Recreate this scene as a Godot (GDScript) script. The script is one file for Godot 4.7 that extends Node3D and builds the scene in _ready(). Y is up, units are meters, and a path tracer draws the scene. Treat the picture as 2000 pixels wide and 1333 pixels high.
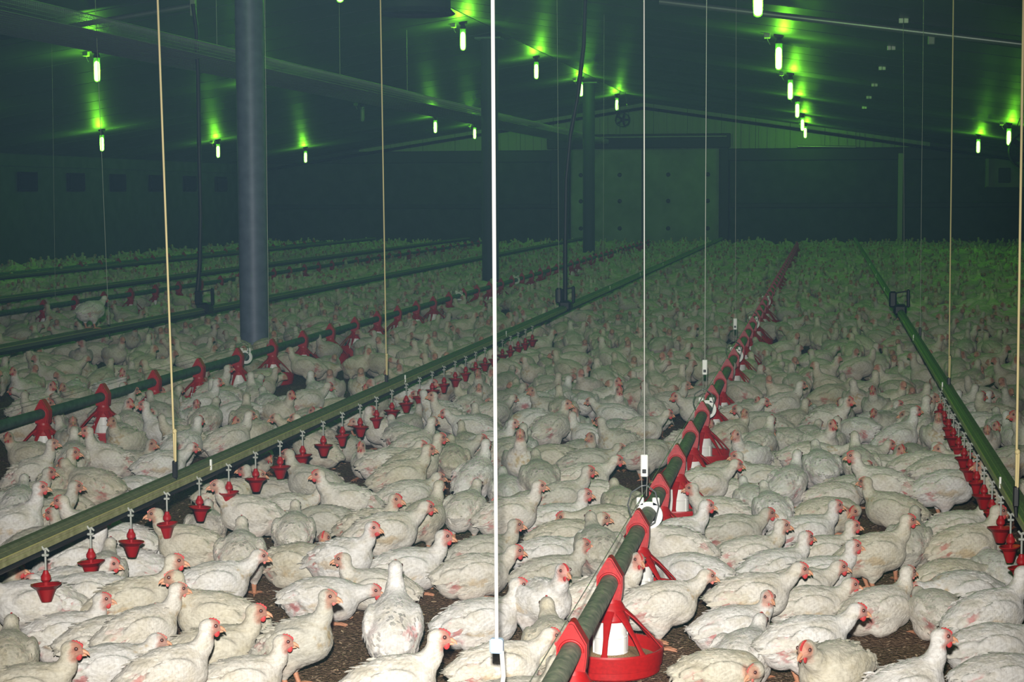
extends Node3D
# A broiler house at night: flash light on the near birds, green lamps under the ceiling behind.

const RIDGE_X := -4.8
const RIDGE_Y := 3.9
const PITCH := 0.15
const WALL_L := -15.4
const WALL_R := 5.8
const FAR := -48.0
const NEAR := 7.0

var mats := {}
var noise := FastNoiseLite.new()
var rng := RandomNumberGenerator.new()


func _ready():
	rng.seed = 4711
	# ---------------------------------------------------------------- camera, air, exposure, the camera's flash
	var cam := Camera3D.new()
	cam.name = "camera"
	cam.fov = rad_to_deg(2.0 * atan(666.5 / 3500.0))
	cam.near = 0.1
	cam.far = 200.0
	add_child(cam)
	cam.position = Vector3(0, 1.5, 0)
	cam.rotation_order = EULER_ORDER_YXZ
	cam.rotation_degrees = Vector3(-4.712, 9.933, -0.25)
	cam.current = true
	var env := Environment.new()
	env.background_mode = Environment.BG_COLOR
	env.background_color = Color(0.01, 0.012, 0.015)
	env.tonemap_mode = Environment.TONE_MAPPER_LINEAR
	env.tonemap_exposure = 1.0
	env.sdfgi_enabled = true
	env.ssao_enabled = true
	env.ssil_enabled = true
	env.volumetric_fog_enabled = true
	env.volumetric_fog_density = 0.0016
	env.volumetric_fog_albedo = Color(0.64, 0.84, 1.0)
	env.volumetric_fog_anisotropy = 0.0
	env.volumetric_fog_length = 64.0
	var world := WorldEnvironment.new()
	world.name = "air"
	world.environment = env
	add_child(world)
	var flash := SpotLight3D.new()
	flash.name = "camera_flash"
	flash.position = Vector3(-0.02, 1.69, 0.03)
	flash.light_color = Color(1.0, 0.985, 0.955)
	flash.light_energy = 64.0
	flash.spot_angle = 25.0
	flash.spot_angle_attenuation = 1.0
	flash.spot_range = 90.0
	flash.spot_attenuation = 2.0
	flash.light_size = 0.03
	flash.shadow_enabled = true
	add_child(flash)
	flash.rotation_order = EULER_ORDER_YXZ
	flash.rotation_degrees = Vector3(-8.4, 10.6, 0)
	make_materials()
	# ---------------------------------------------------------------- the setting, the lamps, the lines, the birds
	build_shell()
	build_far_wall()
	build_posts()
	build_lamps()
	build_overhead()
	build_feeders()
	build_drinkers()
	build_cords()
	build_litter()
	build_birds()


# ==================================================================== helpers
const ONES := ["first", "second", "third", "fourth", "fifth", "sixth", "seventh", "eighth", "ninth", "tenth", "eleventh", "twelfth", "thirteenth", "fourteenth", "fifteenth", "sixteenth", "seventeenth", "eighteenth", "nineteenth"]

func ordinal(n: int) -> String:
	if n < 20: return ONES[n - 1]
	var tens: int = n / 10
	if n % 10 == 0: return ["twentieth", "thirtieth", "fortieth", "fiftieth", "sixtieth"][tens - 2]
	return ["twenty", "thirty", "forty", "fifty", "sixty"][tens - 2] + "-" + ONES[n % 10 - 1]


func tag(o: Node3D, label: String, category := "", group := "", kind := ""):
	if label: o.set_meta("label", label)
	if category: o.set_meta("category", category)
	if group: o.set_meta("group", group)
	if kind: o.set_meta("kind", kind)
	return o


func numbered(called: String) -> String:
	if not has_node(NodePath(called)): return called
	var n: int = counts.get(called, 0) + 1
	counts[called] = n
	return "%s_%03d" % [called, n]

var counts := {}


func thing(called: String, at := Vector3.ZERO) -> Node3D:
	var o := Node3D.new()
	o.name = numbered(called)
	o.position = at
	add_child(o)
	return o


func put(called: String, m: Mesh, mat: Material, parent: Node = null, at := Transform3D()) -> MeshInstance3D:
	var o := MeshInstance3D.new()
	o.mesh = m
	if mat: o.material_override = mat
	o.transform = at
	o.name = numbered(called) if parent == null else called
	(self if parent == null else parent).add_child(o, true)
	return o


func mat(key: String, c: Color, rough := 0.7, metal := 0.0, spec := 0.5) -> StandardMaterial3D:
	var m := StandardMaterial3D.new()
	m.resource_name = key
	m.albedo_color = c
	m.roughness = rough
	m.metallic = metal
	m.metallic_specular = spec
	mats[key] = m
	return m


func noise_tex(size: int, freq: float, seed_: int, lo: Color, hi: Color, octaves := 4) -> NoiseTexture2D:
	var n := FastNoiseLite.new()
	n.seed = seed_
	n.frequency = freq
	n.fractal_octaves = octaves
	var t := NoiseTexture2D.new()
	t.width = size
	t.height = size
	t.seamless = true
	t.noise = n
	var g := Gradient.new()
	g.set_color(0, lo)
	g.set_color(1, hi)
	t.color_ramp = g
	return t


func tri(m: StandardMaterial3D, scale: float, in_world := false):
	m.uv1_triplanar = true
	m.uv1_world_triplanar = in_world
	m.uv1_scale = Vector3(scale, scale, scale)


func box(st: SurfaceTool, lo: Vector3, hi: Vector3, xf := Transform3D()):
	var c := []
	for i in 8:
		c.append(xf * Vector3(hi.x if i & 1 else lo.x, hi.y if i & 2 else lo.y, hi.z if i & 4 else lo.z))
	for f in [[0, 2, 3, 1], [4, 5, 7, 6], [0, 1, 5, 4], [2, 6, 7, 3], [0, 4, 6, 2], [1, 3, 7, 5]]:
		quad(st, c[f[0]], c[f[1]], c[f[2]], c[f[3]])


# corners given counter-clockwise as seen from outside; Godot's front faces run clockwise
func quad(st: SurfaceTool, a: Vector3, b: Vector3, c: Vector3, d: Vector3):
	var n := (c - a).cross(d - b).normalized()
	for v in [a, c, b, a, d, c]:
		st.set_normal(n)
		st.add_vertex(v)


func triangle(st: SurfaceTool, a: Vector3, b: Vector3, c: Vector3):
	var n := (b - a).cross(c - a).normalized()
	for v in [a, c, b]:
		st.set_normal(n)
		st.add_vertex(v)


func begin() -> SurfaceTool:
	var st := SurfaceTool.new()
	st.begin(Mesh.PRIMITIVE_TRIANGLES)
	st.set_color(Color.WHITE)
	return st


func box_mesh(lo: Vector3, hi: Vector3) -> ArrayMesh:
	var st := begin()
	box(st, lo, hi)
	return st.commit()


# a box with chamfered edges
func chamfer_mesh(lo: Vector3, hi: Vector3, r: float) -> ArrayMesh:
	var st := begin()
	chamfer_box(st, lo, hi, r)
	return st.commit()


func chamfer_box(st: SurfaceTool, lo: Vector3, hi: Vector3, r: float, xf := Transform3D()):
	var mid := (lo + hi) / 2.0
	var h := (hi - lo) / 2.0
	r = minf(r, minf(h.x, minf(h.y, h.z)) * 0.9)
	var signs := [-1.0, 1.0]
	for ax in 3:
		var b := (ax + 1) % 3
		var c := (ax + 2) % 3
		for s in signs:
			var q := []
			for e in [[-1, -1], [1, -1], [1, 1], [-1, 1]]:
				var v := Vector3.ZERO
				v[ax] = s * h[ax]
				v[b] = e[0] * (h[b] - r)
				v[c] = e[1] * (h[c] - r)
				q.append(xf * (mid + v))
			if s > 0: quad(st, q[0], q[1], q[2], q[3])
			else: quad(st, q[3], q[2], q[1], q[0])
			for s2 in signs:
				var e2 := []
				for t in [-1, 1]:
					var v1 := Vector3.ZERO
					v1[ax] = s * h[ax]; v1[b] = s2 * (h[b] - r); v1[c] = t * (h[c] - r)
					var v2 := Vector3.ZERO
					v2[ax] = s * (h[ax] - r); v2[b] = s2 * h[b]; v2[c] = t * (h[c] - r)
					e2.append(xf * (mid + v1)); e2.append(xf * (mid + v2))
				if s * s2 > 0: quad(st, e2[0], e2[1], e2[3], e2[2])
				else: quad(st, e2[2], e2[3], e2[1], e2[0])
	for sx in signs:
		for sy in signs:
			for sz in signs:
				var a: Vector3 = xf * (mid + Vector3(sx * h.x, sy * (h.y - r), sz * (h.z - r)))
				var b2: Vector3 = xf * (mid + Vector3(sx * (h.x - r), sy * h.y, sz * (h.z - r)))
				var c2: Vector3 = xf * (mid + Vector3(sx * (h.x - r), sy * (h.y - r), sz * h.z))
				if sx * sy * sz > 0: triangle(st, a, b2, c2)
				else: triangle(st, a, c2, b2)


# a tube along points, one radius per point; flat squeezes it across the given axis
func tube(st: SurfaceTool, pts: Array, radii: Array, segs := 8, col := Color.WHITE, squeeze := Vector3.ONE, caps := true):
	var rings := []
	var norms := []
	var up := Vector3(0.12, 0.97, 0.2).normalized()
	for i in pts.size():
		var d: Vector3 = (pts[mini(i + 1, pts.size() - 1)] - pts[maxi(i - 1, 0)]).normalized()
		if absf(d.dot(up)) > 0.95: up = Vector3(0.97, 0.12, 0.2).normalized()
		var s := d.cross(up).normalized()
		var u := s.cross(d).normalized()
		up = u
		var ring := []
		var rn := []
		for k in segs:
			var a := TAU * k / segs
			var n := s * cos(a) + u * sin(a)
			ring.append(pts[i] + n * radii[i] * squeeze)
			rn.append((n / squeeze).normalized())
		rings.append(ring)
		norms.append(rn)
	st.set_color(col)
	for i in pts.size() - 1:
		for k in segs:
			var k2 := (k + 1) % segs
			for e in [[i, k], [i + 1, k2], [i + 1, k], [i, k], [i, k2], [i + 1, k2]]:
				st.set_normal(norms[e[0]][e[1]])
				st.add_vertex(rings[e[0]][e[1]])
	if caps:
		for end in [0, pts.size() - 1]:
			var d2: Vector3 = (pts[1] - pts[0]).normalized() * -1.0 if end == 0 else (pts[end] - pts[end - 1]).normalized()
			for k in range(1, segs - 1):
				var f := [0, k, k + 1] if end != 0 else [0, k + 1, k]
				for j in f:
					st.set_normal(d2)
					st.add_vertex(rings[end][j])


func tube_mesh(pts: Array, radii: Array, segs := 8, squeeze := Vector3.ONE) -> ArrayMesh:
	var st := begin()
	tube(st, pts, radii, segs, Color.WHITE, squeeze)
	return st.commit()


# a solid of revolution about y; profile is [radius, height] from bottom outside to top
func lathe(st: SurfaceTool, prof: Array, segs := 24, at := Vector3.ZERO, col := Color.WHITE, squeeze := 1.0):
	st.set_color(col)
	for i in prof.size() - 1:
		var p: Vector2 = prof[i]
		var q: Vector2 = prof[i + 1]
		var t := (q - p)
		if t.length() < 1e-6: continue
		var n2 := Vector2(t.y, -t.x).normalized()
		for k in segs:
			var a := TAU * k / segs
			var b := TAU * (k + 1) / segs
			var ca := Vector3(cos(a), 0, sin(a) * squeeze)
			var cb := Vector3(cos(b), 0, sin(b) * squeeze)
			var v := [at + ca * p.x + Vector3(0, p.y, 0), at + cb * p.x + Vector3(0, p.y, 0), at + cb * q.x + Vector3(0, q.y, 0), at + ca * q.x + Vector3(0, q.y, 0)]
			var n := [(ca * n2.x + Vector3(0, n2.y, 0)).normalized(), (cb * n2.x + Vector3(0, n2.y, 0)).normalized()]
			for e in [[0, 0], [1, 1], [2, 1], [0, 0], [2, 1], [3, 0]]:
				st.set_normal(n[e[1]])
				st.add_vertex(v[e[0]])


func lathe_mesh(prof: Array, segs := 24) -> ArrayMesh:
	var st := begin()
	lathe(st, prof, segs)
	return st.commit()


# a flat outline in x,y pushed from z0 to z1
func extrude(st: SurfaceTool, outline: PackedVector2Array, z0: float, z1: float, xf := Transform3D(), col := Color.WHITE):
	st.set_color(col)
	var o := outline
	if Geometry2D.is_polygon_clockwise(o):
		o = o.duplicate()
		o.reverse()
	var idx := Geometry2D.triangulate_polygon(o)
	for i in range(0, idx.size(), 3):
		var a := o[idx[i]]; var b := o[idx[i + 1]]; var c := o[idx[i + 2]]
		if (b - a).cross(c - a) < 0:
			var tmp := b
			b = c
			c = tmp
		triangle(st, xf * Vector3(a.x, a.y, z1), xf * Vector3(b.x, b.y, z1), xf * Vector3(c.x, c.y, z1))
		triangle(st, xf * Vector3(a.x, a.y, z0), xf * Vector3(c.x, c.y, z0), xf * Vector3(b.x, b.y, z0))
	for i in o.size():
		var p := o[i]
		var q := o[(i + 1) % o.size()]
		quad(st, xf * Vector3(p.x, p.y, z0), xf * Vector3(q.x, q.y, z0), xf * Vector3(q.x, q.y, z1), xf * Vector3(p.x, p.y, z1))


func ball(st: SurfaceTool, c: Vector3, r: Vector3, col := Color.WHITE, segs := 10, rings := 6, basis := Basis()):
	st.set_color(col)
	for i in rings:
		for k in segs:
			var vs := []
			var ns := []
			for e in [[i, k], [i + 1, k], [i + 1, k + 1], [i, k + 1]]:
				var th: float = PI * e[0] / rings
				var ph: float = TAU * e[1] / segs
				var n := Vector3(sin(th) * cos(ph), cos(th), sin(th) * sin(ph))
				vs.append(c + basis * (n * r))
				ns.append((basis * (n / r)).normalized())
			for j in [0, 1, 2, 0, 2, 3]:
				st.set_normal(ns[j])
				st.add_vertex(vs[j])


func ceiling_y(x: float) -> float:
	return RIDGE_Y - PITCH * absf(x - RIDGE_X)


# ==================================================================== materials
func make_materials():
	noise.seed = 7
	noise.frequency = 1.0
	noise.fractal_octaves = 3
	var m := mat("litter", Color(1, 1, 1), 0.95, 0.0, 0.2)
	m.albedo_texture = noise_tex(1024, 0.045, 3, Color(0.27, 0.21, 0.165), Color(0.68, 0.565, 0.46), 6)
	m.heightmap_enabled = true
	m.heightmap_scale = 1.6
	m.heightmap_texture = noise_tex(1024, 0.05, 3, Color.BLACK, Color.WHITE, 6)
	tri(m, 1.1, true)
	m = mat("chip", Color(1, 1, 1), 0.9)
	m.vertex_color_use_as_albedo = true
	m = mat("ceiling", Color(0.33, 0.34, 0.35), 0.42, 0.0, 0.30)
	m = mat("ceiling_b", Color(0.305, 0.315, 0.325), 0.45, 0.0, 0.30)
	m = mat("wall_panel", Color(0.24, 0.25, 0.29), 0.75)
	m.albedo_texture = noise_tex(512, 0.01, 12, Color(0.75, 0.75, 0.75), Color(1, 1, 1))
	tri(m, 0.3, true)
	mat("wall_dark", Color(0.19, 0.21, 0.24), 0.7)
	m = mat("gable", Color(0.56, 0.57, 0.56), 0.6)
	m = mat("door_skin", Color(0.56, 0.58, 0.58), 0.6)
	m.albedo_texture = noise_tex(512, 0.008, 15, Color(0.8, 0.8, 0.78), Color(1, 1, 1))
	tri(m, 0.25, true)
	mat("steel_dark", Color(0.10, 0.115, 0.14), 0.55, 0.2)
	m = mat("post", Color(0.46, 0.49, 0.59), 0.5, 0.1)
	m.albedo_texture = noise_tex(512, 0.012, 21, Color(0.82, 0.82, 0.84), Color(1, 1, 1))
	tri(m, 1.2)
	mat("painted_dark", Color(0.035, 0.04, 0.045), 0.95, 0.0, 0.1)  # near black: recess shade of the inlets as colour, also the dark rafters
	m = mat("post_shaded", Color(0.27, 0.29, 0.36), 0.6, 0.1, 0.3)  # copy of post with the dimness of the far posts put into its colour
	mat("black", Color(0.06, 0.065, 0.07), 0.5)
	mat("galv", Color(0.62, 0.63, 0.64), 0.38, 0.7)
	mat("white_plastic", Color(0.93, 0.93, 0.91), 0.4)
	mat("grey_plastic", Color(0.62, 0.63, 0.60), 0.5)
	m = mat("red_plastic", Color(0.74, 0.09, 0.09), 0.45, 0.0, 0.5)
	m.albedo_texture = noise_tex(512, 0.02, 31, Color(0.82, 0.80, 0.78), Color(1, 1, 1))
	tri(m, 6.0)
	m = mat("cup_red", Color(0.62, 0.07, 0.09), 0.4)
	m = mat("feed_pipe", Color(1, 1, 1), 0.62, 0.15)
	m.albedo_texture = noise_tex(1024, 0.012, 41, Color(0.30, 0.36, 0.31), Color(0.72, 0.69, 0.60), 5)
	tri(m, 2.2, true)
	m = mat("feed_pipe_green", Color(0.36, 0.46, 0.42), 0.6, 0.1)
	m.albedo_texture = noise_tex(512, 0.012, 47, Color(0.55, 0.60, 0.56), Color(1, 1, 1), 5)
	tri(m, 2.2, true)
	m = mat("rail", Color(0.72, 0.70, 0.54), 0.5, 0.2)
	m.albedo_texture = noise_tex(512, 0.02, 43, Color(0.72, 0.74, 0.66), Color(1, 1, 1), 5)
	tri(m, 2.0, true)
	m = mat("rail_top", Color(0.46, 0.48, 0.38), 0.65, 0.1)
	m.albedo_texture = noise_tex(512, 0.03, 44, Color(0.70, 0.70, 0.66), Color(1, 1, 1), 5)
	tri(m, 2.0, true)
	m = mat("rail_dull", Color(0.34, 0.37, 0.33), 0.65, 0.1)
	mat("rail_bead", Color(0.78, 0.74, 0.50), 0.45, 0.2)
	m = mat("cord", Color(0.83, 0.76, 0.55), 0.8)
	mat("cord_white", Color(0.80, 0.79, 0.77), 0.7)
	mat("wire", Color(0.68, 0.68, 0.64), 0.4, 0.5)
	mat("mesh_wire", Color(0.55, 0.56, 0.60), 0.45, 0.4)
	m = mat("feed", Color(1, 1, 1), 0.95)
	m.albedo_texture = noise_tex(512, 0.06, 51, Color(0.42, 0.32, 0.20), Color(0.80, 0.70, 0.52), 5)
	m.heightmap_enabled = true
	m.heightmap_scale = 0.4
	m.heightmap_texture = noise_tex(512, 0.06, 51, Color.BLACK, Color.WHITE, 5)
	tri(m, 8.0)
	m = mat("glass", Color(0.75, 1.0, 0.7, 0.10), 0.04)
	m.transparency = BaseMaterial3D.TRANSPARENCY_ALPHA
	m = mat("tube_glow", Color(0.9, 1.0, 0.8), 0.5)
	m.emission_enabled = true
	m.emission = Color(0.80, 1.0, 0.62)
	m.emission_energy_multiplier = 3.0
	m = mat("tube_off", Color(0.55, 0.62, 0.50), 0.3)
	# birds
	var streak := streak_image(0.62)
	for v in [["a", Color(0.935, 0.935, 0.935)], ["b", Color(0.915, 0.905, 0.88)], ["c", Color(0.87, 0.855, 0.80)], ["d", Color(0.83, 0.825, 0.79)]]:
		m = mat("plumage_" + v[0], v[1], 0.82, 0.0, 0.35)
		m.vertex_color_use_as_albedo = true
		m.albedo_texture = streak[0]
		m.heightmap_enabled = true
		m.heightmap_texture = streak[1]
		m.heightmap_scale = 0.22
		m.rim_enabled = true
		m.rim = 0.25
		tri(m, 8.0)
	mat("comb", Color(0.74, 0.22, 0.22), 0.6)
	mat("comb_pale", Color(0.80, 0.44, 0.40), 0.6)
	mat("beak", Color(0.83, 0.60, 0.47), 0.5)
	mat("eye", Color(0.34, 0.22, 0.20), 0.2, 0.0, 1.0)
	m = mat("leg", Color(0.84, 0.60, 0.47), 0.6)
	m.albedo_texture = noise_tex(256, 0.08, 61, Color(0.7, 0.66, 0.62), Color(1, 1, 1))
	tri(m, 12.0)


# feather streaks: overlapping soft vanes running along x, as colour and as relief
func streak_image(_s: float) -> Array:
	var n := 384
	var a := FastNoiseLite.new()
	a.seed = 91
	a.frequency = 0.5
	a.fractal_octaves = 4
	var col := Image.create(n, n, false, Image.FORMAT_RGB8)
	var hei := Image.create(n, n, false, Image.FORMAT_RGB8)
	for y in n:
		for x in n:
			var u := float(x) / n
			var v := float(y) / n
			# periodic coordinates on two circles
			var fx := cos(TAU * u)
			var fy := sin(TAU * u)
			var gx := cos(TAU * v) * 3.2
			var gy := sin(TAU * v) * 3.2
			var s := a.get_noise_3d(fx * 1.5 + gx, fy * 1.5 + gy, gx * 0.7 - fy)
			var row := floorf(v * 9.0)
			var off := 0.5 * fmod(row, 2.0)
			var vane := fposmod(u * 7.0 + off + s * 0.35, 1.0)
			var across := fposmod(v * 9.0 + s * 0.4, 1.0)
			var edge := smoothstep(0.55, 1.0, vane) * (0.55 + 0.45 * sin(PI * across))
			var barb := 0.5 + 0.5 * sin((v * 60.0 + s * 7.0 + vane * 2.0) * TAU / 2.0)
			var h := clampf(0.45 + 0.55 * s + 0.30 * edge + 0.10 * barb, 0.0, 1.0)
			hei.set_pixel(x, y, Color(h, h, h))
			var c := clampf(0.95 + 0.14 * s + 0.05 * (barb - 0.5) - 0.05 * edge, 0.60, 1.0)
			col.set_pixel(x, y, Color(c, c * (0.99 + 0.01 * s), c * (0.975 + 0.025 * s)))
	return [ImageTexture.create_from_image(col), ImageTexture.create_from_image(hei)]


# ==================================================================== the building
func build_shell():
	# floor: a bed of litter, gently uneven
	var st := begin()
	var n := 60
	var x0 := WALL_L - 0.3
	var x1 := WALL_R + 0.3
	var pos := func(i, j):
		var x := lerpf(x0, x1, float(i) / n)
		var z := lerpf(NEAR + 0.3, FAR - 0.3, float(j) / n)
		return Vector3(x, 0.0, z)
	for i in n:
		for j in n:
			quad(st, pos.call(i, j), pos.call(i + 1, j), pos.call(i + 1, j + 1), pos.call(i, j + 1))
	box(st, Vector3(x0, -0.3, FAR - 0.3), Vector3(x1, -0.02, NEAR + 0.3))
	tag(put("floor", st.commit(), mats.litter), "brown litter floor strewn with wood shavings under the flock", "floor", "", "structure")
	# ceiling: two sloping slabs, their boards laid across, a gap between each and the next
	var ce := thing("ceiling")
	tag(ce, "low pitched ceiling of dark glossy boards above the flock", "ceiling", "", "structure")
	st = begin()
	for s in [-1.0, 1.0]:
		var xe: float = WALL_L if s < 0 else WALL_R
		var ye := ceiling_y(xe)
		var q := [Vector3(RIDGE_X, RIDGE_Y + 0.03, NEAR + 0.3), Vector3(xe + s * 0.3, ye - 0.045 + 0.03, NEAR + 0.3), Vector3(xe + s * 0.3, ye - 0.045 + 0.03, FAR - 0.3), Vector3(RIDGE_X, RIDGE_Y + 0.03, FAR - 0.3)]
		var up := Vector3(0, 0.3, 0)
		if s > 0:
			quad(st, q[0], q[3], q[2], q[1])
			quad(st, q[0] + up, q[1] + up, q[2] + up, q[3] + up)
		else:
			quad(st, q[0], q[1], q[2], q[3])
			quad(st, q[0] + up, q[3] + up, q[2] + up, q[1] + up)
	put("deck", st.commit(), mats.ceiling_b, ce)
	var lay := 0
	for s in [-1.0, 1.0]:
		var xe: float = WALL_L if s < 0 else WALL_R
		var width := absf(xe - RIDGE_X) * sqrt(1.0 + PITCH * PITCH)
		var board := chamfer_mesh(Vector3(0.0, 0.0, -0.565), Vector3(width, 0.03, 0.565), 0.012)
		var z := NEAR - 0.6
		while z > FAR + 0.3:
			var along := Vector3(s, -PITCH, 0).normalized()
			var nrm := Vector3(s * PITCH, 1, 0).normalized()
			var b := Basis(along, nrm, along.cross(nrm))
			put("board", board, mats.ceiling if lay % 3 else mats.ceiling_b, ce, Transform3D(b, Vector3(RIDGE_X, RIDGE_Y - 0.001 * (lay % 4), z)))
			z -= 1.15
			lay += 1
	# side walls and the wall behind the camera
	var wl: Node3D = tag(put("wall_left", box_mesh(Vector3(WALL_L - 0.3, -0.3, FAR - 0.3), Vector3(WALL_L, ceiling_y(WALL_L) + 0.1, NEAR + 0.3)), mats.wall_panel), "long dark side wall with square air inlets on the left", "wall", "", "structure")
	put("ledge", chamfer_mesh(Vector3(WALL_L, 2.06, FAR), Vector3(WALL_L + 0.04, 2.30, NEAR), 0.01), mats.wall_panel, wl)
	for z in [-33.0, -35.3, -37.55, -39.85, -42.1, -44.4]:
		var inlet := put("air_inlet", chamfer_mesh(Vector3(WALL_L, 1.58, z - 0.42), Vector3(WALL_L + 0.05, 1.96, z + 0.42), 0.01), mats.painted_dark, wl)  # solid block, the shade of an open inlet painted as its colour
		put("flap", chamfer_mesh(Vector3(WALL_L + 0.05, 1.62, z - 0.37), Vector3(WALL_L + 0.075, 1.92, z + 0.37), 0.008), mats.painted_dark, inlet)
	tag(put("wall_right", box_mesh(Vector3(WALL_R, -0.3, FAR - 0.3), Vector3(WALL_R + 0.3, ceiling_y(WALL_R) + 0.1, NEAR + 0.3)), mats.wall_panel), "long side wall to the right of the flock", "wall", "", "structure")
	st = begin()
	extrude(st, PackedVector2Array([Vector2(WALL_L - 0.3, -0.3), Vector2(WALL_R + 0.3, -0.3), Vector2(WALL_R + 0.3, ceiling_y(WALL_R) + 0.1), Vector2(RIDGE_X, RIDGE_Y + 0.2), Vector2(WALL_L - 0.3, ceiling_y(WALL_L) + 0.1)]), NEAR, NEAR + 0.3)
	tag(put("wall_front", st.commit(), mats.wall_panel), "end wall behind the photographer", "wall", "", "structure")


func build_far_wall():
	var z := FAR
	var st := begin()
	extrude(st, PackedVector2Array([Vector2(WALL_L - 0.3, -0.3), Vector2(WALL_R + 0.3, -0.3), Vector2(WALL_R + 0.3, ceiling_y(WALL_R) + 0.1), Vector2(RIDGE_X, RIDGE_Y + 0.2), Vector2(WALL_L - 0.3, ceiling_y(WALL_L) + 0.1)]), z - 0.3, z)
	var w: Node3D = tag(put("wall_back", st.commit(), mats.wall_dark), "far end wall with pale ribbed gable above dark panels", "wall", "", "structure")
	# ribbed sheets of the gable
	var x := WALL_L + 0.05
	while x < WALL_R - 0.1:
		var x2 := minf(x + 0.9, WALL_R - 0.03)
		st = begin()
		var pts := PackedVector2Array([Vector2(x + 0.006, 2.66), Vector2(x2 - 0.006, 2.66), Vector2(x2 - 0.006, ceiling_y(x2) - 0.01), Vector2(x + 0.006, ceiling_y(x) - 0.01)])
		if x < RIDGE_X and x2 > RIDGE_X:
			pts.insert(3, Vector2(RIDGE_X, RIDGE_Y - 0.01))
		if ceiling_y(x) > 2.72 and ceiling_y(x2) > 2.72:
			extrude(st, pts, z, z + 0.02)
			for k in 4:
				var xr := x + 0.11 + 0.22 * k
				if xr < x2 - 0.05: extrude(st, PackedVector2Array([Vector2(xr - 0.025, 2.66), Vector2(xr + 0.025, 2.66), Vector2(xr + 0.015, ceiling_y(xr) - 0.02), Vector2(xr - 0.015, ceiling_y(xr) - 0.02)]), z + 0.02, z + 0.045)
			put("gable_sheet", st.commit(), mats.gable, w)
		x += 0.9
	# the lower panels either side of the door, two courses with a rail between
	for span in [[WALL_L, -9.05], [-9.0, -7.3], [-2.55, 1.86], [1.95, WALL_R]]:
		put("panel", chamfer_mesh(Vector3(span[0] + 0.02, 0.0, z), Vector3(span[1] - 0.02, 1.10, z + 0.04), 0.01), mats.wall_panel, w)
		put("panel", chamfer_mesh(Vector3(span[0] + 0.02, 1.20, z), Vector3(span[1] - 0.02, 2.34, z + 0.04), 0.01), mats.wall_panel, w)
	for s in [[WALL_L, -7.0], [-2.6, WALL_R]]:
		put("girt", chamfer_mesh(Vector3(s[0], 2.34, z), Vector3(s[1], 2.64, z + 0.09), 0.01), mats.steel_dark, w)
		put("mid_rail", chamfer_mesh(Vector3(s[0], 1.09, z), Vector3(s[1], 1.21, z + 0.07), 0.01), mats.steel_dark, w)
	put("stud", chamfer_mesh(Vector3(-9.10, 0.0, z), Vector3(-8.94, 2.5, z + 0.1), 0.01), mats.steel_dark, w)
	put("stud", chamfer_mesh(Vector3(1.84, 0.0, z), Vector3(1.97, 2.5, z + 0.1), 0.01), mats.grey_plastic, w)
	# door
	var d := thing("door_1", Vector3(0, 0, z))
	tag(d, "wide pale double door in the far end wall behind the posts", "door", "", "structure")
	put("leaf", chamfer_mesh(Vector3(-6.78, 0.02, 0.0), Vector3(-4.86, 2.66, 0.06), 0.01), mats.door_skin, d)
	put("leaf", chamfer_mesh(Vector3(-4.83, 0.02, 0.0), Vector3(-2.80, 2.66, 0.06), 0.01), mats.door_skin, d)
	for xx in [-5.45, -4.15, -6.5, -3.1]:
		for yy in [0.55, 1.28, 1.98]:
			st = begin()
			ball(st, Vector3(xx, yy, 0.06), Vector3(0.06, 0.06, 0.02))
			put("bolt", st.commit(), mats.steel_dark, d)
	put("jamb", chamfer_mesh(Vector3(-7.12, 0, 0), Vector3(-6.80, 2.72, 0.14), 0.01), mats.steel_dark, d)
	put("jamb", chamfer_mesh(Vector3(-2.78, 0, 0), Vector3(-2.55, 2.72, 0.14), 0.01), mats.steel_dark, d)
	tag(put("trim_1", chamfer_mesh(Vector3(-7.4, 2.68, z), Vector3(-2.5, 3.06, z + 0.2), 0.015), mats.steel_dark), "dark lintel beam above the pale double door", "beam", "", "structure")
	var tr := thing("door_track", Vector3(0, 2.98, z + 0.2))
	put("rail", tube_mesh([Vector3(-6.4, 0.0, 0.05), Vector3(-2.6, 0.0, 0.05)], [0.025, 0.025], 10), mats.galv, tr)
	for xx in [-6.2, -5.0, -3.8, -2.7]:
		put("bracket", chamfer_mesh(Vector3(xx - 0.03, -0.04, 0.0), Vector3(xx + 0.03, 0.05, 0.06), 0.006), mats.black, tr)
	tag(tr, "steel sliding track fixed to the lintel of the double door", "track")
	# rafters of the end frame
	for s in [-1.0, 1.0]:
		var xe: float = WALL_L if s < 0 else WALL_R
		st = begin()
		var a := Vector3(RIDGE_X, RIDGE_Y - 0.16, z + 0.25)
		var b := Vector3(xe, ceiling_y(xe) - 0.16, z + 0.25)
		tube(st, [a, b], [0.04, 0.04], 8)
		tag(put("trim_2" if s < 0 else "trim_3", st.commit(), mats.painted_dark), "dark end rafter under the %s ceiling slope" % ("left" if s < 0 else "right"), "rafter", "", "structure")
	tag(put("conduit", tube_mesh([Vector3(-0.75, 2.70, z + 0.14), Vector3(0.75, 2.67, z + 0.14)], [0.03, 0.03], 10), mats.galv), "shiny conduit below the ribbed gable, right of the door", "pipe")
	# control box at the right
	var cb := thing("control_panel", Vector3(4.62, 1.60, z))
	put("backboard", chamfer_mesh(Vector3(-0.58, 0.0, 0.05), Vector3(0.60, 0.74, 0.10), 0.01), mats.door_skin, cb)
	put("side_shield", chamfer_mesh(Vector3(-0.58, 0.02, 0.10), Vector3(-0.50, 0.74, 0.34), 0.01), mats.gable, cb)
	put("screen", chamfer_mesh(Vector3(-0.25, 0.12, 0.10), Vector3(0.05, 0.50, 0.16), 0.012), mats.steel_dark, cb)
	tag(cb, "pale board with a dark box on the far wall at right", "panel")


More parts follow.
